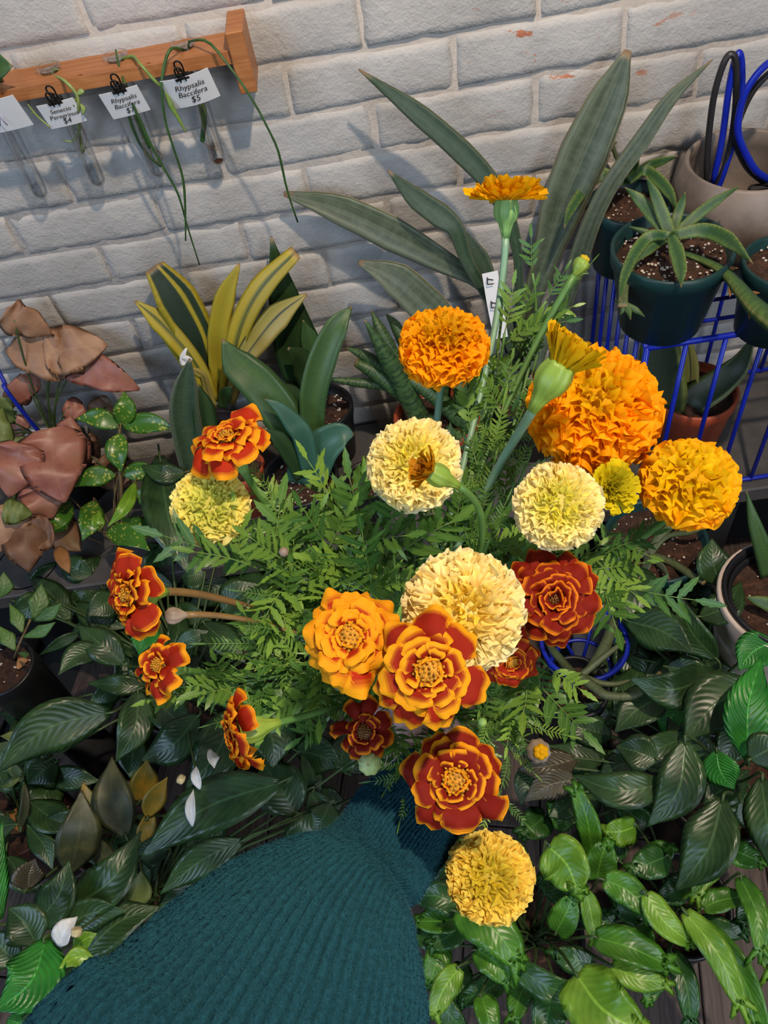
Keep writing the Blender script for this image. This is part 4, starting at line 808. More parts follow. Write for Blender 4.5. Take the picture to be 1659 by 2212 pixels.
# ================================================================== TEST TUBE RACK ON THE WALL
zt_ = onY(400, 84, .0)[2]; fr = onZ(400, 127, zt_); YF = fr[1]; zb_ = None
tz = np.linspace(zt_-.05, zt_, 200)
def projy(p):
    v = np.asarray(p)-CAM; d = v@cF; return H/2-FPX*(v@cU)/d
zb_ = min(tz, key=lambda z: abs(projy((fr[0], YF, z))-154))
xe = onY(505, 130, YF)[0]
R = Thing('test_tube_rack', (-.45, YF/2, zb_), 'cherry wood rail with holes fixed to the brick wall holding glass test tubes', 'rack')
holes = [onZ(px, py, zt_) for px, py in ((-36, 186), (107, 156), (252, 128), (398, 100))]
yh = float(np.mean([h[1] for h in holes[1:]])); hx = [h[0] for h in holes]
# rail as plates around holes: top built as grid with round holes
def rail_geo():
    x0, x1 = -.78, xe+.004; rh = .0125; gs = []; xs = sorted(hx); V, Fc = [], []; N = 24
    edges = [x0]+[(a+b_)/2 for a, b_ in zip(xs[:-1], xs[1:])]+[x1]
    for i, h in enumerate(xs):
        a, b_ = edges[i], edges[i+1]; base = len(V)
        for z in (zt_, zb_):
            for kk in range(N):
                t = 2*math.pi*kk/N; V.append((h+rh*math.cos(t), yh+rh*math.sin(t), z))
            for kk in range(N):
                t = 2*math.pi*kk/N; c_, s_ = math.cos(t), math.sin(t)
                sx = ((b_-h) if c_ > 0 else (h-a))/abs(c_) if abs(c_) > 1e-6 else 9; sy = ((-.001-yh) if s_ > 0 else (yh-YF))/abs(s_) if abs(s_) > 1e-6 else 9
                q = min(sx, sy); V.append((h+q*c_, yh+q*s_, z))
        for kk in range(N):
            k2 = (kk+1) % N; A_ = base; Fc += [(A_+kk, A_+N+kk, A_+N+k2, A_+k2), (A_+2*N+kk, A_+2*N+k2, A_+3*N+k2, A_+3*N+kk), (A_+kk, A_+k2, A_+2*N+k2, A_+2*N+kk), (A_+N+kk, A_+3*N+kk, A_+3*N+k2, A_+N+k2)]
    V = np.array(V)
    return V, Fc, V[:, :2]
rg = rail_geo(); R.add('rail', rg, 'cherry', smooth=False)
# square corner fill strips of the rail (front and back edges)
R.add('rail_front', box((-.78, YF-.0005, zb_), (xe+.004, YF+.004, zt_+.0002)), 'cherry', smooth=False); R.add('rail_back', box((-.78, -.010, zb_), (xe+.004, .004, zt_+.0002)), 'cherry', smooth=False)
R.add('end_block', box((xe-.002, YF-.006, onY(560, 194, YF)[2]), (xe+.020, .004, zt_+.022), .0015), 'cherry', smooth=False)
ztub = [min(np.linspace(.7, .95, 400), key=lambda z: abs(projy((x, yh, z))-py)) for x, py in zip(hx, (428, 402, 383, 357))]
TL = ['nearly empty clear glass test tube beside the blank white card', 'clear glass test tube with a pale leafy cutting and roots', 'clear glass test tube with dark green cuttings and brown roots', 'clear glass test tube with brown sediment beside the end block']
for i, x in enumerate(hx):
    zb = ztub[i]; r = .0112; h = zt_+.006-zb
    t = Thing('test_tube', (x, yh, zb), TL[i], 'test tube', 'glass test tubes in the wooden rack')
    prof = [(.0004, 0), (r*.5, .0016), (r*.85, .0055), (r, .0115), (r, h-.006), (r+.001, h-.004)]
    inn = [(r-.0012, h-.004), (r-.0012, .0118), (r*.75, .006), (r*.4, .003), (.0004, .0018)]
    gw = t.add('glass_wall', lathe(prof+inn, 28, (x, yh, zb)), 'glass')
    t.add('lip', lathe([(r, h-.005), (r+.0045, h-.003), (r+.005, h), (r+.002, h+.001), (r-.0012, h-.002)], 28, (x, yh, zb)), 'glass', parent=gw)
    wl = [.02, .03, .05, .028][i]; ri = r-.0016
    t.add('water', lathe([(.0004, .0024), (ri*.5, .004), (ri*.9, .0075), (ri, .0125), (ri, wl), (.0004, wl)], 24, (x, yh, zb)), 'water')
    if i == 3: t.add('sediment', lathe([(.0004, .0026), (ri*.5, .0044), (ri*.7, .0065), (.0004, .007)], 16, (x, yh, zb)), 'sediment')
# cuttings
def tp_(pts, ys): return pxpath(pts, ys)
YC = yh
def cutting(name, label, segs, cat='cutting', leaves=()):
    first = tp_(*segs[0][0]); T = Thing(name, first[0], label, cat)
    for (pts, ys), rad, mat in segs: T.add('stem', tube(tp_(pts, ys), rad, 7, 26), mat)
    for (pts, ys), w, mat in leaves: leaf_px(T, pts, w, mat, ys=ys, n=8, nu=4)
    return T
cutting('senecio_cutting', 'pale green curling string-like cutting in the tube with the four dollar card', [
    (([(178, 330), (172, 285), (170, 240), (166, 205), (140, 175), (112, 160), (118, 150), (132, 152)], [YC, YC, YF-.012, YF-.015, YF-.01, YC, YC, YC]), [.0022, .0022, .002, .0014, .001], 'senecio'),
    (([(172, 275), (166, 297), (152, 306), (136, 302)], [YC, YC-.006]), [.0016, .001], 'senecio'), (([(60, 225), (80, 250), (108, 275)], [YF-.01, YF-.012]), [.0008, .0014, .001], 'senecio'), (([(80, 250), (72, 240), (68, 248)], [YF-.01, YF-.01]), [.001, .0006], 'senecio'),
    (([(176, 270), (186, 300), (182, 325), (178, 332)], [YC, YC]), [.0006, .0006], 'root'), (([(174, 275), (172, 305), (178, 332)], [YC, YC]), [.0006, .0006], 'root')], leaves=[
    (([(166, 205), (176, 198), (182, 200)], [YF-.015, YF-.017]), [6, 14, 2], 'senecio'), (([(172, 225), (180, 235), (178, 248)], [YF-.014, YF-.016]), [6, 12, 2], 'senecio'), (([(168, 212), (158, 220), (160, 230)], [YF-.014, YF-.016]), [4, 10, 2], 'rhipsalis_light')])
cutting('rhipsalis_cutting', 'jointed green cutting with long hanging stems in the tube with the seven dollar card', [
    (([(250, 108), (258, 145), (275, 195), (300, 255), (330, 320), (355, 365), (385, 420), (405, 490), (431, 572)], [YC, YF-.012, YF-.016, YF-.014, YF-.012]), [.0012, .0016, .0018, .0016, .0014, .001], 'rhipsalis'),
    (([(255, 130), (285, 122), (300, 135), (332, 172), (352, 190)], [YC, YC-.008, YF-.004, YF-.012, YF-.014]), [.0012, .0022, .0014, .0024, .0012], 'rhipsalis_light'),
    (([(355, 190), (368, 225), (385, 255), (402, 286)], [YF-.014, YF-.02]), [.0016, .0038, .0026, .001], 'rhipsalis_light'),
    (([(290, 240), (305, 275), (325, 318)], [YC, YC]), [.0036, .0042, .0036], 'rhipsalis'), (([(272, 225), (288, 280), (315, 330), (348, 360)], [YC, YC]), [.0018, .002, .0022, .0016], 'rhipsalis'), (([(278, 255), (300, 262), (320, 275)], [YC, YC]), [.0005, .0005], 'root'), (([(320, 320), (340, 325), (352, 340), (340, 350)], [YC, YC]), [.0006, .0006], 'root'), (([(325, 325), (330, 345), (350, 352)], [YC, YC]), [.0006, .0006], 'root')])
cutting('rhipsalis_cutting', 'long dark green wiry cutting arching over the rack from the last tube', [
    (([(440, 300), (437, 260), (405, 110), (425, 87), (455, 95), (500, 150), (545, 215), (580, 280), (602, 330), (620, 410), (643, 480)], [YC, YC, YC, YC-.012, YF-.004, YF-.022, YF-.034, YF-.036, YF-.034, YF-.03, YF-.028]), [.0012, .0012, .0018, .0016, .0014, .0017, .0012], 'rhipsalis'),
    (([(400, 108), (370, 105), (355, 140), (349, 190), (357, 260), (375, 320), (395, 385), (400, 450), (401, 520)], [YC, YF-.002, YF-.012]+[YF-.022]*6), [.0018, .002, .0016, .0014, .0018, .001], 'rhipsalis'),
    (([(440, 218), (441, 260), (437, 305)], [YC-.003, YC-.003]), [.0036, .004, .003], 'rhipsalis'), (([(437, 308), (455, 318), (470, 324)], [YC, YC]), [.0005, .0005], 'root')])
a_ = onZ(-20, 165, zt_+.006); b_ = onZ(26, 143, zt_+.03)
T = Thing('leaf_cutting', a_, 'broad green leaf cutting poking from the end of the rack at the edge', 'cutting'); T.add('leaf', ribbon([a_, (a_+b_)/2+np.array([0, -.01, .01]), b_], [.006, .03, .036, .028, .004], n=12, cup=.3, nu=6), 'moon')
# price cards with clips
def text_geo(txt, size, shear=.25):
    cu = bpy.data.curves.new('txt', 'FONT'); cu.body = txt; cu.size = size; cu.shear = shear; cu.align_x = 'CENTER'; cu.space_line = .95; cu.resolution_u = 3; cu.offset = 0
    ob = bpy.data.objects.new('txt', cu); COL.objects.link(ob); dg = bpy.context.evaluated_depsgraph_get(); me = bpy.data.meshes.new_from_object(ob.evaluated_get(dg))
    V = np.array([v.co[:] for v in me.vertices]); Fc = [tuple(p.vertices) for p in me.polygons]
    bpy.data.objects.remove(ob); bpy.data.curves.remove(cu); bpy.data.meshes.remove(me); return V, Fc, None
def card(c_px, w, h, txt, clip_px, label, rz=0., yoff=0., curl=.15):
    yc = YF-.014+yoff; C0 = onY(*c_px, yc); u = np.array([math.cos(rz), 0, math.sin(rz)]); up = np.array([-math.sin(rz)*.93, -.30, math.cos(rz)*.95]); up = nrm(up-u*np.dot(up, u)); nn = np.cross(u, up)
    if nn[1] > 0: nn = -nn
    T = Thing('price_card', C0, label, 'card', 'price cards on the test tube rack')
    Mx = np.eye(4); Mx[:3, 0] = u; Mx[:3, 1] = up; Mx[:3, 2] = nn; Mx[:3, 3] = C0
    N = 8; V, Fc, U = [], [], []
    for s in (0, 1):
        for i in range(N+1):
            for j in (0, 1):
                x = -w/2+w*i/N; V.append((x, -h/2+h*j, curl*(x/w)**2*w*.5*-1+(.0006 if s else 0))); U.append((0, 0))
    m = 2*(N+1)
    for i in range(N): Fc += [(2*i, 2*i+1, 2*i+3, 2*i+2), (m+2*i, m+2*i+2, m+2*i+3, m+2*i+1)]
    for j in (0, 1): Fc += [tuple([2*i+j, 2*i+2+j, m+2*i+2+j, m+2*i+j]) for i in range(N)]
    Fc += [(0, 1, m+1, m), (2*N, 2*N+1, m+2*N+1, m+2*N)]
    sheet = T.add('card_sheet', xf((np.array(V), Fc, np.array(U)), Mx), 'card', smooth=False)
    if txt:
        for li, (line, sz) in enumerate(txt):
            g = text_geo(line, sz); g = (g[0]+np.array([.001, h*.10-li*h*.235, .0013]), g[1], None); g[0][:, 2] -= curl*(g[0][:, 0]/w)**2*w*.5
            T.add('writing', xf((g[0], g[1], np.zeros((len(g[0]), 2))), Mx), 'ink', parent=sheet, smooth=False, label='black handwriting')
    if clip_px:
        K0 = onY(*clip_px, yc); K = Thing('binder_clip', K0, 'small black binder clip on the '+(label.split('priced ')[1].split(',')[0]+' price card' if 'priced' in label else 'blank white card'), 'binder clip', 'binder clips on the price cards')
        cw, ch = .0175, .010
        pr = [(-.0015, 0), (.0015, 0), (.0048, ch), (-.0048, ch)]; V = [(sx*cw/2, y, z) for sx in (-1, 1) for z, y in pr]
        V = np.array([(v[0], v[1], v[2]) for v in V]); Fc = [(0, 1, 2, 3), (4, 7, 6, 5), (0, 4, 5, 1), (1, 5, 6, 2), (2, 6, 7, 3), (3, 7, 4, 0)]
        Mk = Mx.copy(); Mk[:3, 3] = K0; Mk[:3, :3] = Mk[:3, :3]; K.add('clip_body', xf((V, Fc, np.zeros((8, 2))), Mk), 'clip', smooth=False)
        for sg in (-1, 1):
            L = [(-.0035, .002, .0022*sg), (-.0035, .010, .0048*sg), (-.0045, .019, .0055*sg), (-.003, .0245, .0055*sg), (0, .0258, .0055*sg), (.003, .0245, .0055*sg), (.0045, .019, .0055*sg), (.0035, .010, .0048*sg), (.0035, .002, .0022*sg)]
            hh = K.add('handle', xf(tube([np.array(q) for q in L], .0011, 6, 24), Mk), 'clip')
            L2 = [(0+.0016*math.cos(t), .0135+.0016*math.sin(t), .0052*sg) for t in np.linspace(0, 6.283, 9)]; K.add('handle_eye', xf(tube([np.array(q) for q in L2], .0009, 5), Mk), 'clip', parent=hh)
    return T, sheet
card((134, 246), .048, .036, [('Senecio', .0088), ('Peregrinus', .0088), ('$4', .0105)], (127, 230), 'white price card priced four dollars, handwritten Senecio Peregrinus', .06)
card((270, 222), .050, .038, [('Rhypsalis', .0092), ('Baccifera', .0092), ('$7', .0105)], (265, 205), 'flat white price card priced seven dollars, handwritten Rhypsalis Baccifera', .08, -.002)
card((412, 196), .062, .042, [('Rhypsalis', .0105), ('Baccifera', .0105), ('$5', .0120)], (400, 178), 'curled white price card priced five dollars, handwritten Rhypsalis Baccifera', .10, -.004, .5)
bt, bs = card((2, 250), .060, .046, None, (-30, 215), 'blank white card with a faint purple mark at the end of the rack', .05)
q = onY(6, 262, YF-.0165); bt.add('writing', tube([q+np.array([-.006, .0, -.005]), q+np.array([0, -.002, .006]), q+np.array([.003, .001, -.006])], .0006, 5), 'ink_purple', parent=bs, label='faint purple pen stroke')

# ================================================================== THE ARM
stn = [((880, 1630), (1035, 1745), .60), ((835, 1668), (995, 1790), .594), ((775, 1715), (957, 1855), .588), ((728, 1782), (914, 1920), .58), ((655, 1850), (905, 1955), .568), ((552, 1902), (922, 2002), .552), ((448, 1958), (937, 2080), .534), ((350, 2022), (940, 2190), .514), ((255, 2098), (935, 2320), .494), ((150, 2195), (930, 2450), .474), ((20, 2310), (900, 2590), .455), ((-100, 2460), (860, 2740), .44)]
Lp = spline([atD(*a, d) for a, b_, d in stn], 170); Rp = spline([atD(*b_, d) for a, b_, d in stn], 170)
ctr = (Lp+Rp)/2; rad = np.linalg.norm(Rp-Lp, axis=1)/2; Tn = np.array([nrm(t) for t in np.gradient(ctr, axis=0)])
KN = np.random.default_rng(5).random((170, 200)); FLAT = np.interp(np.linspace(0, 1, 170), [0, .3, .5, 1], [.85, .8, .66, .6]); NS = 800; V, U = [], []
NR = 80
for i in range(170):
    a = nrm(Rp[i]-Lp[i]); b_ = nrm(np.cross(Tn[i], a)); a = nrm(np.cross(b_, Tn[i]))
    if b_ @ (CAM-ctr[i]) < 0: b_ = -b_
    f = i/169
    for j in range(NS):
        t = 2*math.pi*j/NS; rib = abs(math.sin(t*NR/2+.4*math.sin(f*5)))**.5
        amp = .0014+.042*rad[i]; rr = rad[i]-amp*.7+amp*rib*(.75+.5*KN[i, j % 200])+.0011*(KN[(i*3+j//7) % 170, j % 200]-.5)
        # overhanging fold on the right side where the balloon sleeve meets the cuff
        side = max(0., math.cos(t-.75)); st = 1/(1+math.exp(-(f-.345-.02*math.sin(t*3))*150)); rr += (.006*side**1.5)*st*math.exp(-max(0, f-.345)*7) - .007*side*math.exp(-((f-.325)/.022)**2)
        rr += .0005*math.sin(f*60+t*7)*math.sin(t*5+f*21)
        V.append(ctr[i]+a*rr*math.cos(t)+b_*rr*FLAT[i]*math.sin(t)); U.append((j/NS, f))
Fc = [(i*NS+j, i*NS+(j+1) % NS, (i+1)*NS+(j+1) % NS, (i+1)*NS+j) for i in range(169) for j in range(NS)]
per = Thing('person', ctr[120], 'person holding out an arm in a teal ribbed knit sleeve, hand around the marigold stems', 'person')
SV = np.array(V); slv = per.add('sleeve', (SV, Fc, np.array(U)), 'knit', label='teal ribbed wool sleeve')
# inner cuff edge
per.add('cuff_edge', tube([ctr[0]+(nrm(Rp[0]-Lp[0])*math.cos(t)+nrm(np.cross(Tn[0], Rp[0]-Lp[0]))*.86*math.sin(t))*(rad[0]-.001) for t in np.linspace(0, 2*math.pi, 49)], .0028, 8), 'knit')
# wool fuzz
fz = np.random.default_rng(3); nf = 60000; sel = fz.integers(0, len(SV), nf); cidx = sel//NS
nv = np.array([nrm(SV[s]-ctr[c_]) for s, c_ in zip(sel, cidx)]); p_ = SV[sel]; dr = fz.normal(0, 1, (nf, 3)); dirs = nv*.9+dr*.55; dirs /= np.linalg.norm(dirs, axis=1)[:, None]
ln = fz.uniform(.0012, .0036, nf)[:, None]; sdv = np.cross(dirs, fz.normal(0, 1, (nf, 3))); sdv /= np.linalg.norm(sdv, axis=1)[:, None]
fv = np.stack([p_-sdv*.00011, p_+sdv*.00011, p_+dirs*ln], 1).reshape(-1, 3)
per.add('wool_fuzz', (fv, [(3*i, 3*i+1, 3*i+2) for i in range(nf)], np.zeros((3*nf, 2))), 'fuzz', kind='stuff', smooth=False)
# bouquet axis and hand
G = atD(905, 1560, .655); BAX = nrm(np.array([.02, .30, .95]))
wrist = ctr[0]; fore = nrm(ctr[0]-ctr[40])
hx_ = nrm((G-wrist)-BAX*np.dot(G-wrist, BAX)); hs = nrm(np.cross(BAX, hx_))
def tcap(pts, rads): return tube([np.asarray(p) for p in pts], rads, 12, 10)
gs = [tcap([ctr[14], wrist, wrist+(G-wrist)*.35], [.027, .026, .025])]
palm = G-hx_*.030-hs*.012
for s_ in (-.026, -.009, .009, .026): gs.append(tcap([wrist+(G-wrist)*.2, palm+BAX*s_*.7-hx_*.015, palm+BAX*s_], [.019, .016, .013]))
for k_, s_ in enumerate((.030, .010, -.010, -.029)):
    P = []; ln_ = (1., 1.06, 1., .86)[k_]
    for an in (200, 150, 95, 40, -10, -55): a = math.radians(an); P.append(G+BAX*(s_-.004*k_)+(hx_*math.cos(a)+hs*math.sin(a))*(.026+.004*math.sin(a))*(.96 if an > -20 else .86)*(1 if k_ < 3 else .95))
    gs.append(tcap([palm+BAX*s_]+P[:int(5*ln_+.6)], [.012, .0105, .0098, .009, .0085, .0075]))
P = [wrist+(G-wrist)*.3, atD(903, 1630, .625), atD(882, 1572, .60), atD(864, 1520, .592), atD(856, 1480, .598)]
gs.append(tcap(P, [.016, .0125, .0105, .0095, .0075]))
hnd = per.add('arm', join(*gs), 'skin', label='bare hand gripping the stems')
rm = hnd.modifiers.new('remesh', 'REMESH'); rm.mode = 'VOXEL'; rm.voxel_size = .0022; rm.use_smooth_shade = True
sm = hnd.modifiers.new('smooth', 'SMOOTH'); sm.iterations = 6; sm.factor = .5

# ================================================================== MARIGOLD BOUQUET
def petal_mesh(seed, nu=6, nv=6, kind='french'):
    r = random.Random(seed); V, U = [], []; ph = r.uniform(0, 6); notch = r.uniform(.03, .09)
    for i in range(nv+1):
        v = i/nv
        for j in range(nu+1):
            s = -1+2*j/nu
            if kind == 'french':
                w = .16+.46*math.sin(min(1, v*1.12)*math.pi/2)**1.2; w *= 1-.16*max(0, v-.8)/.2
                y = v*(1-.30*s*s*v*v)-notch*math.exp(-(s*3)**2)*v**4 + .03*math.sin(s*5+ph)*v**5
                z = .12*math.sin(v*2.6)+.20*s*s*v*(.30-v)+.07*math.sin(s*4.2+ph)*v**2.2-.20*v**3
                x = s*w
            elif kind == 'floret':
                w = .10+.44*v**1.1; y = v*(1-.20*s*s)+.05*math.sin(s*6+ph)*v**3
                z = .34*math.sin(s*3.8+ph)*v**1.7+.12*math.cos(s*6.5+ph*2)*v**3-.30*v**2.2; x = s*w*(1-.12*v*v)+.08*math.sin(v*6+ph)
            else:   # strap
                w = .07+.13*v; y = v*(1-.10*s*s)-(.06*math.exp(-(s*4)**2) if v > .9 else 0); z = .10*v*v+.10*s*s*(1-v)+(.06*math.sin(s*5+ph) if v > .7 else 0); x = s*w
            V.append((x, y, z)); U.append((max(v**2.2, abs(s)**1.5*min(1, v*1.3)**1.2*.97), v))
    Fc = [(i*(nu+1)+j, i*(nu+1)+j+1, (i+1)*(nu+1)+j+1, (i+1)*(nu+1)+j) for i in range(nv) for j in range(nu)]
    return mk_mesh('petal', V, Fc, U, 'french' if kind == 'french' else 'pompon')
PET = [petal_mesh(s, 8, 6) for s in range(8)]; FLO = [petal_mesh(20+s, 8, 4, 'floret') for s in range(9)]; STR = [petal_mesh(40+s, 4, 4, 'strap') for s in range(3)]
def leafmesh(seed, pairs=5, fine=False, broad=False):
    r = random.Random(seed); gs = []; L = 1.
    pts = [(0, L*t, .10*math.sin(t*3)*(1 if seed % 2 else -.6)) for t in np.linspace(0, 1, 8)]
    V, Fc, U = tube([np.array(p) for p in pts], [.014, .010, .006], 5); gs.append((V, Fc, np.column_stack([np.full(len(V), .5), np.zeros(len(V))])))
    def leaflet(p, d, ln, w):
        d = nrm(d); s = nrm(np.cross(d, [0, 0, 1.])); V, U = [], []; n = 9; dr = r.uniform(-.30, .10)
        for i in range(n):
            t = i/(n-1); ww = w*math.sin(math.pi*min(1, t*.96+.04))**.75*(1-.25*t); c = np.array(p)+d*ln*t+np.array([0, 0, dr*ln*t*t])
            se = .72 if (i % 2 and not fine) else 1.
            for q in (-1, 0, 1): V.append(c+s*q*ww*se-d*(abs(q)*ln*.03 if i % 2 == 0 else 0)+np.array([0, 0, .12*abs(q)*ww])); U.append(((q+1)/2, t))
        return np.array(V), [(i*3+j, i*3+j+1, i*3+j+4, i*3+j+3) for i in range(n-1) for j in (0, 1)], np.array(U)
    for i in range(pairs):
        t = .22+.70*i/pairs; base = np.array([0, L*t, .10*math.sin(t*3)*(1 if seed % 2 else -.6)])
        for sg in (-1, 1):
            an = math.radians(r.uniform(38, 62)); ll = (.20 if fine else .40 if not broad else .46)*(1-.35*abs(t-.5))*r.uniform(.8, 1.15)
            gs.append(leaflet(base, (sg*math.sin(an), math.cos(an), r.uniform(-.1, .35)), ll, (.020 if fine else .052 if not broad else .074)*r.uniform(.8, 1.2)))
    gs.append(leaflet(np.array(pts[-1]), (0, 1, .0), .34 if not broad else .46, .022 if fine else .058 if not broad else .080))
    return mk_mesh('leaf', *join(*gs), 'mleaf')
LEAVES = [leafmesh(1), leafmesh(2, 6), leafmesh(3, 4, broad=True), leafmesh(4, 5, broad=True), leafmesh(5, 9, True), leafmesh(6, 6), leafmesh(7, 9, True)]
def frame(z, roll=0.):
    z = nrm(z); x = nrm(np.cross([.13, .31, .94], z)); x = x if np.linalg.norm(x) > .2 else np.array([1., 0, 0]); y = np.cross(z, x); c, s = math.cos(roll), math.sin(roll); x, y = x*c+y*s, y*c-x*s
    return np.column_stack([x, y, z])
def m4(Rm, t, sc=1.):
    A = np.eye(4); A[:3, :3] = np.asarray(Rm)*np.asarray(sc); A[:3, 3] = t; return Matrix(A.tolist())
def stem_path(base, n, end=None, back=0.):
    e = G+(end if end is not None else np.zeros(3)); L = np.linalg.norm(base-e)
    p1 = base-n*L*.28+nrm(base-CAM)*back; p2 = e+BAX*L*.30; t = np.linspace(0, 1, 26)[:, None]
    return (1-t)**3*base+3*(1-t)**2*t*p1+3*(1-t)*t*t*p2+t**3*e
def put_leaf(root, Minv, p, d, size, kinds=None, roll=None):
    me = LEAVES[random.choice(kinds if kinds else range(len(LEAVES)))]; y = nrm(d); up = nrm(np.array([0, 0, 1.])*.5+nrm(CAM-p)*.8+np.array([random.uniform(-.5, .5) for _ in range(3)]))
    x = nrm(np.cross(y, up)); z = np.cross(x, y); o = link('leaf', me, root); o.matrix_basis = Minv @ m4(np.column_stack([x, y, z]), p, size); return o
bend_rng = random.Random(11)
NEAR = [((1094, 432), 'tall golden yellow marigold'), ((958, 745), 'domed orange pompon'), ((1287, 885), 'largest orange pompon'), ((1256, 570), 'closed yellow-tipped bud'), ((895, 1002), 'cream pompon behind the opening bud'), ((1206, 1093), 'lime-centred cream pompon'), ((455, 1096), 'pale yellow pompon with green cleft'), ((283, 1285), 'sideways red and gold marigold'), ((345, 1437), 'small ragged red and gold marigold'), ((512, 1583), 'edge-on orange-red marigold'), ((755, 1376), 'full golden orange marigold'), ((926, 1450), 'gold-centred red-edged marigold'), ((1000, 1318), 'largest cream pompon'), ((1196, 1294), 'dark crimson marigold'), ((787, 1582), 'small dark red marigold'), ((985, 1686), 'deep red marigold over the cuff'), ((1163, 1622), 'tiny mauve and yellow bud'), ((613, 1192), 'tiny pinkish bud')]
STEMEND = []
def gripoff():
    a = bend_rng.uniform(0, 6.28); r = .013*math.sqrt(bend_rng.random()); return hx_*math.cos(a)*r+hs*math.sin(a)*r
def calyx_geo(r, h, ribs=8):
    prof = [(r*.30, -h*1.9), (r*.42, -h*1.5), (r*.62, -h*1.12), (r*.86, -h*.92), (r, -h*.6), (r*.98, -h*.3), (r*.86, -h*.05), (r*.80, h*.12), (r*.3, h*.05)]
    return lathe(prof, 40, (0, 0, 0), ribs, .055)
def flower(label, px, d, rpx, kind, tilt=(0, 0), roll=None, spec=None, calyx=None, stemmat='stem_green', leafn=3, stemr=.0022, name='marigold', grp=None):
    c = atD(px[0], px[1], d); R_ = rpx*d/FPX*(1.06 if kind == 'french' else 1.); view = nrm(CAM-c); tx, ty = tilt; m2 = min(.98, tx*tx+ty*ty)
    n = nrm(view*math.sqrt(1-m2)+cR*tx-cU*ty); Rm = frame(n, roll if roll is not None else random.uniform(0, 6)); Mw = m4(Rm, c)
    root = bpy.data.objects.new(name, None); COL.objects.link(root); root.empty_display_size = .01; root.matrix_world = Mw; tag(root, label, 'flower', grp); Minv = Mw.inverted()
    sp = spec or {}
    def pet(me, az, r0, z0, tl, ln, wd, col, jr=.12):
        az += random.uniform(-jr, jr)*1.6; a = math.radians(tl)+random.gauss(0, .16)
        y = np.array([math.cos(az)*math.cos(a), math.sin(az)*math.cos(a), math.sin(a)]); x = np.array([-math.sin(az), math.cos(az), 0.])*-1; z = np.cross(x, y); tw = random.gauss(0, .3); x, z = x*math.cos(tw)+z*math.sin(tw), z*math.cos(tw)-x*math.sin(tw)
        o = link('petal', me, root); o.matrix_basis = m4(np.column_stack([x*wd, y*ln, z*ln]), (r0*math.cos(az), r0*math.sin(az), z0)); o.color = col; return o
    if kind == 'french':
        thr, redh, yelh = sp.get('thr', .7), sp.get('red', .5), sp.get('yel', .8)
        for (cnt, r0, z0, tl, ln, wd, dthr) in sp['rings']:
            a0 = random.uniform(0, 6)
            for i in range(cnt):
                l_ = ln*R_*random.uniform(.78, 1.14); pet(random.choice(PET), a0+i*2*math.pi/cnt, r0*R_, z0*R_, tl, l_, wd*R_*random.uniform(.9, 1.1), (max(.05, min(1.2, thr+dthr+random.uniform(-.06, .06))), redh, yelh, 1))
        dr = sp.get('disc', .2)*R_; gs = []
        for i in range(42):
            q = dr*math.sqrt((i+.5)/42); a = i*2.39996; z = .10*R_+dr*.5*(1-(q/dr)**2); gs.append(tube([np.array([q*math.cos(a), q*math.sin(a), z-dr*.35]), np.array([q*1.1*math.cos(a), q*1.1*math.sin(a), z+dr*random.uniform(.1, .35)])], [dr*.07, dr*.11], 5))
        gs.append(ball((0, 0, .08*R_), dr*.98, 14, 8, (1, 1, .55))); o = link('disc_florets', mk_mesh('disc_florets', *join(*gs), sp.get('discmat', 'disc')), root); zc0 = -.10*R_
    elif kind == 'pompon':
        N = sp.get('n', 240); thm = math.radians(sp.get('max', 108)); ca_, cb_ = sp['col'], sp['core']; fl = sp.get('flat', .62); core = sp.get('corer', .30); ce = sp.get('edge', ca_)
        for i in range(N):
            ct = 1-(i+.5)/N*(1-math.cos(thm)); th = math.acos(ct); az = i*2.39996+random.uniform(-.06, .06); q = th/thm
            rr = R_*(.60+.06*random.random())*(1-.07*math.exp(-(th/.3)**2))
            pos = np.array([rr*math.sin(th)*math.cos(az), rr*math.sin(th)*math.sin(az), rr*math.cos(th)*fl])
            od = nrm(np.array([math.sin(th)*math.cos(az), math.sin(th)*math.sin(az), math.cos(th)*(.75 if th < 1.2 else .5)])); ln = R_*(.16+.30*min(1, q*1.5))*random.uniform(.85, 1.15); wd = R_*(.17+.26*min(1, q*1.3))*random.uniform(.85, 1.2)*sp.get('wide', 1.)
            tz_ = nrm(np.array([0, 0, 1.])-od*od[2]+np.array([random.uniform(-.35, .35), random.uniform(-.35, .35), .01])); x = nrm(np.cross(od, tz_)); z = np.cross(x, od); ra = random.gauss(0, .55); x, z = x*math.cos(ra)+z*math.sin(ra), z*math.cos(ra)-x*math.sin(ra)
            o = link('petal', random.choice(FLO), root); base = pos-od*ln*.35
            o.matrix_basis = m4(np.column_stack([x*wd, od*ln, z*ln*.9]), base)
            f_ = max(0, min(1, (q-core*.55)/(core*.9))); f2 = max(0, (q-.6)/.4); o.color = tuple(cb_[k]*(1-f_)+(ca_[k]*(1-f2)+ce[k]*f2)*f_ for k in range(3))+(1,)
        o = link('flower_core', mk_mesh('flower_core', *ball((0, 0, 0), R_*.56, 20, 12, (1, 1, fl)), 'pompon'), root); o.color = tuple(.5*v+.5*w_ for v, w_ in zip(ca_[:3], cb_[:3]))+(1,); zc0 = -.30*R_
    elif kind == 'tuft':
        ca_, cb_ = sp['col'], sp.get('core', sp['col'])
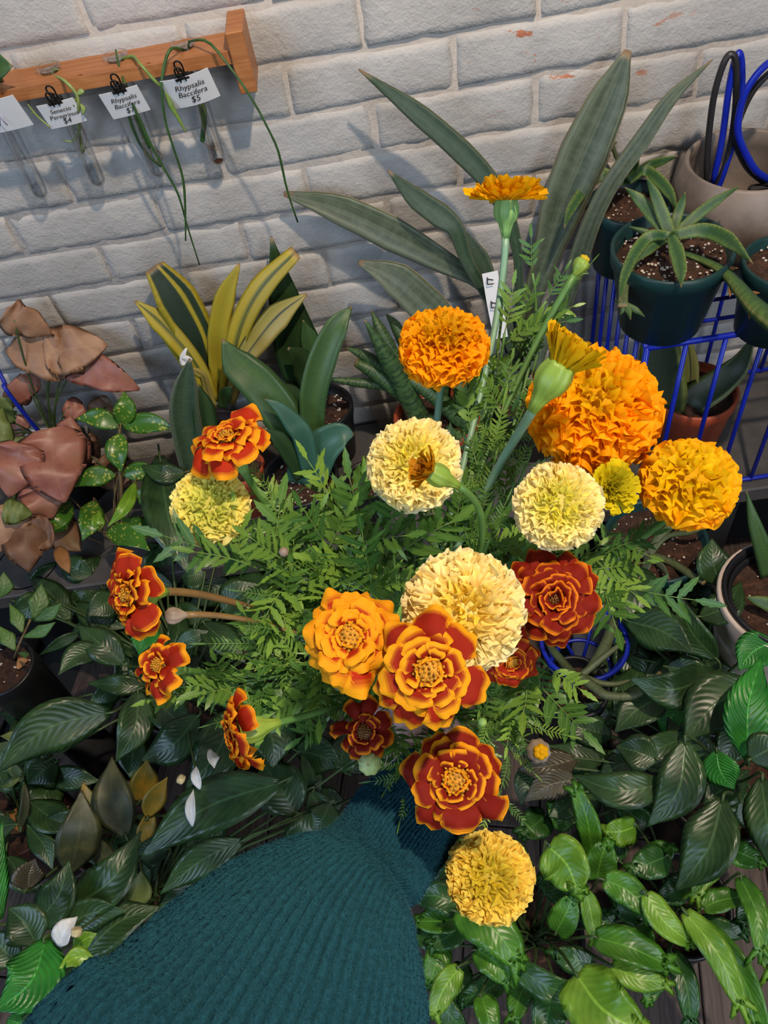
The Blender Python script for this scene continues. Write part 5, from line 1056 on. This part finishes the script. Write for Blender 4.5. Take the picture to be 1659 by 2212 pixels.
        for i in range(sp.get('n', 60)):
            q = math.sqrt((i+.5)/sp.get('n', 60)); a = i*2.39996; tl = sp.get('t0', 88)-q*sp.get('spread', 50); ln = R_*random.uniform(.8, 1.1)*(sp.get('l0', .7)+.35*q)
            o = pet(random.choice(STR), a, sp.get('rb', .28)*R_*q, 0, tl, ln, R_*sp.get('w', .7)*random.uniform(.8, 1.2), tuple(cb_[k]*(1-q)+ca_[k]*q for k in range(3))+(1,))
        zc0 = 0
    elif kind == 'bud':
        prof = [(R_*.25, -R_*1.9), (R_*.45, -R_*1.3), (R_*.8, -R_*.75), (R_, -R_*.1), (R_*.9, R_*.4), (R_*.5, R_*.75), (R_*.08, R_*.85)]
        o = link('bud_scales', mk_mesh('bud_scales', *lathe(prof, 30, (0, 0, 0), 8, .06), sp.get('mat', 'bud_white')), root)
        if sp.get('tip'):
            gs = [ball((R_*.35*math.cos(a), R_*.35*math.sin(a), R_*.75), R_*.34, 8, 6) for a in np.linspace(0, 5.2, 6)]+[ball((0, 0, R_*.9), R_*.3, 8, 6)]; t_ = link('bud_petals', mk_mesh('bud_petals', *join(*gs), 'pompon'), root); t_.color = sp['tip']
        zc0 = -R_*1.6
    if calyx:
        cr, chh, cm = calyx; cr *= d/FPX; chh *= d/FPX; V, f_, u_ = calyx_geo(cr, chh); o = link('calyx', mk_mesh('calyx', V+np.array([0, 0, zc0]), f_, u_, cm), root); zc0 -= chh*1.6; sr = max(stemr, cr*.30)
    else: sr = stemr*1.3
    base = c+Rm@np.array([0, 0, zc0]); P = stem_path(base, n, gripoff(), sp.get('back', .02)); P = np.vstack([P, P[-1]-BAX*.05+gripoff()*.4, P[-1]-BAX*.13+gripoff()*.8])
    Mi = np.array(Minv); Pl = P@Mi[:3, :3].T+Mi[:3, 3]; k_ = len(P); rads = np.full(k_, stemr); rads[:8] = np.linspace(sr, stemr, 8)
    link('stem', mk_mesh('stem', *tube(Pl, rads, 10, None, True, 5, .06), stemmat), root)
    for i in range(leafn):
        t_ = random.uniform(.3, .6); q = P[int(t_*25)]; tg_ = nrm(P[int(t_*25)-1]-q); rd = nrm(np.array([random.uniform(-1, 1) for _ in range(3)])); dd = nrm(tg_*.7+rd*.8+nrm(CAM-q)*.25)
        put_leaf(root, Minv, q, dd, random.uniform(.028, .045))
    return root, P
CREAM, CORE_C, EDGE_C = srgb(255, 238, 164), srgb(240, 224, 100), srgb(255, 248, 216)
YELC, ORA, ORC = srgb(244, 206, 96), srgb(255, 174, 10), srgb(226, 166, 16)
RINGS_FULL = [(12, .26, -.10, -12, .80, .52, .10), (12, .26, -.02, 4, .66, .48, .06), (11, .25, .05, 18, .48, .42, .02), (9, .23, .11, 36, .34, .36, -.02), (8, .21, .13, 44, .22, .24, -.06), (6, .15, .15, 62, .15, .18, -.1)]
RINGS_MED = [(7, .22, -.06, -2, .88, .60, .24), (9, .24, .0, 12, .60, .48, .06), (8, .24, .08, 26, .37, .42, .0), (7, .22, .12, 40, .24, .26, -.06), (6, .15, .14, 62, .16, .18, -.1)]
RINGS_SPARSE = [(8, .18, -.02, 2, .86, .54, .06), (6, .19, .05, 22, .48, .42, .0), (5, .18, .10, 54, .26, .30, -.04)]
RINGS_DARK = [(9, .22, -.08, -6, .84, .58, .12), (10, .22, -.01, 6, .68, .48, .06), (9, .22, .06, 20, .50, .46, .02), (9, .21, .11, 36, .35, .36, -.02), (8, .17, .15, 56, .26, .28, -.05), (6, .10, .17, 70, .22, .22, -.1)]
fl = flower
fl('small golden yellow marigold on a tall stem, fan-shaped head above a long green calyx', (1094, 432), .62, 74, 'tuft', (.02, -.93), spec=dict(col=srgb(246, 186, 18), core=srgb(226, 160, 16), n=110, t0=80, spread=72, l0=.55, rb=.4, w=.8, back=.0), calyx=(28, 42, 'calyx_blue'), stemmat='stem_blue', leafn=5, stemr=.0026)
fl('bright orange pompon marigold with a domed golden crest, above the speckled cream one', (958, 745), .60, 104, 'pompon', (.03, -.62), spec=dict(n=230, col=ORA, core=ORC, edge=srgb(255, 168, 8), corer=.40, wide=1.25, max=112, flat=.66), calyx=(24, 40, 'calyx_blue'), stemmat='stem_blue', leafn=4, stemr=.003)
fl('largest ruffled orange pompon marigold with a greenish gold crest', (1285, 882), .57, 152, 'pompon', (.12, -.45), spec=dict(n=290, col=ORA, core=srgb(228, 180, 26), edge=srgb(255, 168, 8), corer=.26, wide=1.1, max=116, flat=.80), calyx=(34, 50, 'calyx'), leafn=4, stemr=.0032)
fl('orange marigold with loose strap petals and a golden centre beside the blue rack', (1490, 1040), .54, 112, 'pompon', (.18, -.40), spec=dict(n=150, col=srgb(255, 178, 12), core=srgb(232, 192, 34), edge=srgb(255, 166, 8), corer=.62, wide=1.35, max=112, flat=.5), calyx=(28, 46, 'calyx'), leafn=3, stemr=.0032)
fl('half-open yellow marigold tuft on a fat ribbed green calyx before the big orange one', (1212, 790), .485, 74, 'tuft', (.50, -.78), spec=dict(col=srgb(226, 178, 18), core=srgb(196, 150, 16), n=100, t0=86, spread=34, l0=.72, rb=.42, w=.8, back=.14), calyx=(39, 62, 'calyx'), stemmat='stem_blue', leafn=3, stemr=.003)
fl('small closed yellow-tipped marigold bud on a thin leafy branch', (1256, 570), .60, 17, 'bud', (.5, -.8), spec=dict(mat='calyx', tip=srgb(222, 196, 70)), leafn=3)
fl('speckle-shadowed cream pompon marigold behind the opening brown-yellow bud', (895, 1002), .555, 109, 'pompon', (.02, -.22), spec=dict(n=290, col=CREAM, core=CORE_C, edge=EDGE_C, corer=.34, max=106, wide=.86), leafn=4, stemr=.003, calyx=(26, 40, 'calyx'))
fl('small opening marigold with brown-yellow petals on a pale green calyx', (930, 1018), .47, 48, 'tuft', (-.80, -.42), spec=dict(col=srgb(206, 140, 24), core=srgb(140, 78, 20), n=26, t0=84, spread=44, l0=.6, rb=.4, w=1.0), calyx=(25, 42, 'calyx'), leafn=1, stemr=.0022)
fl('cream pompon marigold with a lime centre below the largest orange one', (1206, 1093), .515, 102, 'pompon', (.05, -.15), spec=dict(n=280, col=CREAM, core=srgb(234, 224, 96), edge=EDGE_C, corer=.36, max=106, wide=.86), leafn=4, stemr=.003, calyx=(26, 40, 'calyx'))
fl('small greenish yellow marigold just opening beside a cream pompon', (1322, 1054), .535, 56, 'tuft', (.35, .0), spec=dict(col=srgb(226, 206, 50), core=srgb(206, 198, 64), n=80, t0=88, spread=78, l0=.5, rb=.3, w=1.0), calyx=(16, 26, 'calyx'), leafn=2)
fl('pale yellow pompon marigold with a green cleft centre under the tilted red one', (455, 1096), .585, 91, 'pompon', (-.02, -.12), spec=dict(n=270, col=srgb(255, 238, 136), core=srgb(220, 220, 112), edge=srgb(255, 246, 180), corer=.44, max=106, wide=.86), leafn=4, stemr=.0028, calyx=(24, 36, 'calyx'))
fl('red-orange marigold seen from the side above the pale yellow pompon', (492, 950), .56, 88, 'french', (-.38, -.72), spec=dict(rings=RINGS_MED, thr=.50, red=.9, yel=.8, disc=.2), calyx=(30, 46, 'calyx_blue'), stemmat='stem_green', leafn=2, stemr=.0028)
fl('red and gold marigold facing sideways on a thick pale yellow-green calyx', (283, 1285), .53, 92, 'french', (-.72, .06), spec=dict(rings=RINGS_MED, thr=.62, red=.6, yel=.75, disc=.22), calyx=(33, 44, 'calyx'), stemmat='stem_brown', leafn=2, stemr=.0026)
fl('small purplish green closed bud just under a pale calyx', (372, 1330), .535, 19, 'bud', (-.9, .05), spec=dict(mat='bud_purple'), stemmat='stem_brown', leafn=1, stemr=.0018)
fl('small ragged red and gold marigold above the sideways folded one', (345, 1437), .53, 72, 'french', (-.62, -.12), spec=dict(rings=RINGS_SPARSE, thr=.60, red=.5, yel=.8, disc=.2), calyx=(27, 40, 'calyx_blue'), leafn=4)
fl('orange-red marigold seen edge on with folded petals low by the dark leaves', (512, 1583), .52, 86, 'french', (-.90, .22), spec=dict(rings=RINGS_MED, thr=.56, red=.6, yel=.6, disc=.18), calyx=(30, 46, 'calyx'), leafn=4)
fl('full golden orange marigold with red-flushed petals in many rows', (755, 1376), .465, 112, 'french', (-.02, -.12), spec=dict(rings=RINGS_FULL, thr=.36, red=.9, yel=.95, disc=.27), calyx=(26, 40, 'calyx'), leafn=4, stemr=.003)
fl('gold-centred marigold with broad red outer petals overlapping the cream pompon', (926, 1450), .445, 122, 'french', (.0, .05), spec=dict(rings=RINGS_MED, thr=.50, red=.5, yel=1., disc=.27), calyx=(26, 40, 'calyx'), leafn=4, stemr=.003)
fl('largest cream pompon marigold with a pale yellow heart', (1000, 1318), .49, 142, 'pompon', (.0, -.10), spec=dict(n=298, col=srgb(255, 236, 164), core=srgb(246, 220, 98), edge=srgb(255, 246, 212), corer=.28, max=108, wide=.82), leafn=4, stemr=.0032, calyx=(30, 46, 'calyx'))
fl('dark crimson marigold with thin gold-edged petals', (1196, 1294), .52, 102, 'french', (.08, .02), spec=dict(rings=RINGS_DARK, thr=.80, red=.25, yel=.25, disc=.16, discmat='disc_dark'), calyx=(26, 40, 'calyx'), leafn=3, stemr=.0028)
fl('red and orange marigold half hidden under the largest cream pompon', (1104, 1428), .56, 66, 'french', (.25, .35), spec=dict(rings=RINGS_MED, thr=.72, red=.6, yel=.4, disc=.2), calyx=(20, 30, 'calyx'), leafn=2)
fl('small dark red marigold with few gold-edged petals beside a round bud', (787, 1582), .54, 68, 'french', (-.08, .0), spec=dict(rings=RINGS_SPARSE, thr=.72, red=.15, yel=.35, disc=.24, discmat='disc_dark'), calyx=(20, 30, 'calyx'), leafn=3)
fl('round pale green unopened marigold bud above the cuff', (798, 1650), .535, 25, 'bud', (-.15, .1), spec=dict(mat='bud_white'), leafn=2)
fl('deep red marigold with broad gold-rimmed petals over the cuff', (985, 1686), .505, 110, 'french', (-.05, .08), spec=dict(rings=RINGS_MED, thr=.64, red=.25, yel=.75, disc=.27), calyx=(26, 40, 'calyx'), leafn=4, stemr=.003)
fl('lemon yellow pompon marigold hanging lowest beside the sleeve', (1058, 1896), .56, 101, 'pompon', (.02, .10), spec=dict(n=290, col=srgb(255, 226, 110), core=srgb(226, 204, 74), edge=srgb(255, 232, 134), corer=.38, max=106, wide=.86), leafn=3, stemr=.0028, calyx=(26, 40, 'calyx'))
fl('tiny half-open mauve and yellow marigold bud on a thin side branch', (1163, 1622), .56, 26, 'bud', (.25, .1), spec=dict(mat='bud_purple', tip=srgb(232, 180, 50)), leafn=2, stemr=.0016)
fl('tiny pinkish bud nested among feathery leaves', (613, 1192), .555, 11, 'bud', (-.1, -.1), spec=dict(mat='bud_purple'), leafn=3, stemr=.0016)
fl('tiny dark-centred bud in the foliage over the dark leaves', (1042, 1560), .575, 10, 'bud', (.0, -.1), spec=dict(mat='calyx_blue'), leafn=3, stemr=.0016)
# ---- leafy sprigs without flowers
def sprig(px, d, nl, size, kinds=None, up=(0, -.5), smat='stem_green'):
    c = atD(px[0], px[1], d); n = nrm(nrm(CAM-c)*.6+cR*up[0]-cU*up[1]); P = stem_path(c, n, gripoff()); P = np.vstack([P, P[-1]-BAX*.05, P[-1]-BAX*.12+gripoff()])
    Mw = m4(np.eye(3), c); root = bpy.data.objects.new('marigold_sprig', None); COL.objects.link(root); root.matrix_world = Mw; root.empty_display_size = .01; Minv = Mw.inverted()
    near = min(NEAR, key=lambda q: (q[0][0]-px[0])**2+(q[0][1]-px[1])**2)[1]; kk = kinds or [0]; ty = 'thread-leaved' if kk[0] in (4, 6) else 'broad-toothed' if kk[0] in (2, 3) else 'feathery'
    tag(root, ty+' green marigold sprig next to the '+near, 'sprig', ty+' greenery next to the '+near)
    link('stem', mk_mesh('stem', *tube(P-c, [.0011, .0016, .002], 7), smat), root)
    for i in range(nl):
        t_ = (i/max(1, nl-1))*.38*random.uniform(.8, 1.1); q = P[min(25, int(t_*25))]; tg_ = nrm(P[0]-P[4]); a = i*2.4+random.uniform(-.5, .5); s1 = nrm(np.cross(tg_, cF)); s2 = np.cross(tg_, s1)
        dd = nrm(tg_*random.uniform(.15, .9)+s1*math.cos(a)+s2*math.sin(a)*.6) if i else tg_
        put_leaf(root, Minv, q, dd, size*.70*random.uniform(.75, 1.2), kinds)
for px, d, nl, sz, kd, up in [
    ((600, 1085), .585, 6, .055, [4, 6, 1], (-.5, -.6)), ((640, 1150), .57, 6, .06, None, (-.5, -.5)), ((560, 1230), .56, 7, .065, [2, 3, 0], (-.9, 0)), ((500, 1200), .56, 5, .065, [2, 3], (-.9, -.1)), ((610, 1290), .56, 7, .055, [4, 6, 2], (-.8, .1)), ((650, 1230), .55, 6, .06, [0, 1, 2], (-.6, -.3)),
    ((560, 1390), .56, 6, .055, [4, 6, 0], (-.9, .2)), ((480, 1470), .545, 6, .06, [2, 3, 0], (-.9, .2)), ((560, 1470), .55, 7, .06, None, (-.8, .3)), ((430, 1490), .54, 4, .055, [2, 3], (-.9, .3)), ((630, 1440), .55, 6, .06, [0, 1, 2], (-.7, .2)), ((620, 1370), .55, 5, .05, [4, 6], (-.8, .0)), ((540, 1540), .535, 4, .05, [4, 6], (-.8, .3)),
    ((700, 1180), .57, 6, .065, [2, 3, 0], (-.3, -.6)), ((780, 1160), .575, 6, .07, [2, 3, 0], (-.1, -.7)), ((720, 1110), .59, 5, .065, [0, 2], (-.3, -.7)), ((850, 1180), .57, 6, .07, [2, 3, 1], (0, -.7)), ((800, 1240), .56, 5, .07, [2, 3], (0, -.5)), ((980, 1150), .57, 6, .06, [4, 6, 1], (.1, -.7)), ((1040, 1110), .57, 6, .06, [4, 6, 0], (.1, -.7)), ((1060, 1160), .56, 6, .06, None, (.2, -.6)),
    ((1060, 1000), .585, 6, .06, [4, 6, 0], (.1, -.9)), ((1110, 930), .57, 7, .055, [4, 6, 1], (.2, -.9)), ((1090, 860), .59, 5, .055, [4, 0], (.1, -.9)), ((1090, 720), .61, 7, .05, [0, 1, 2, 3], (.1, -.9)), ((1130, 690), .61, 6, .05, [2, 0], (.3, -.8)), ((1180, 650), .605, 5, .045, [2, 3, 0], (.5, -.7)), ((1150, 590), .605, 4, .045, [2, 0], (-.2, -.9)), ((1230, 630), .60, 4, .04, [4, 2], (.6, -.6)), ((1110, 1040), .57, 6, .06, None, (.2, -.8)), ((1150, 960), .56, 5, .05, [4, 6], (.2, -.9)), ((1085, 640), .62, 3, .035, [4, 6], (.0, -.9)),
    ((1300, 1200), .56, 6, .06, [0, 1, 2], (.8, -.2)), ((1340, 1170), .56, 6, .05, [4, 6, 0], (.8, -.4)), ((1360, 1270), .555, 4, .06, [2, 3], (.8, .5)), ((1280, 1230), .56, 5, .055, [0, 1], (.8, .1)), ((1180, 1440), .575, 4, .06, [2, 3], (.3, .7)), ((1165, 1480), .57, 3, .06, [3], (.2, .9)),
    ((1060, 1560), .57, 7, .05, [4, 6, 0], (.3, .3)), ((1110, 1540), .56, 6, .055, [0, 4, 6], (.6, .1)), ((1130, 1570), .56, 4, .05, [2, 4], (.9, .1)), ((1100, 1620), .555, 6, .045, [4, 6], (.4, .6)), ((930, 1640), .565, 6, .045, [4, 6, 0], (-.3, .4)), ((860, 1660), .555, 6, .04, [4, 6], (-.5, .6)), ((880, 1690), .55, 5, .04, [4, 6, 1], (-.3, .8)), ((960, 1600), .56, 4, .045, [0, 4], (0, .4)), ((1080, 1720), .56, 4, .04, [4, 6], (.6, .6)), ((680, 1500), .56, 4, .06, [2, 3], (-.5, .5)), ((720, 1540), .57, 3, .06, [2, 3], (-.4, .6))]:
    sprig(px, d+.03, nl, sz, kd, up)
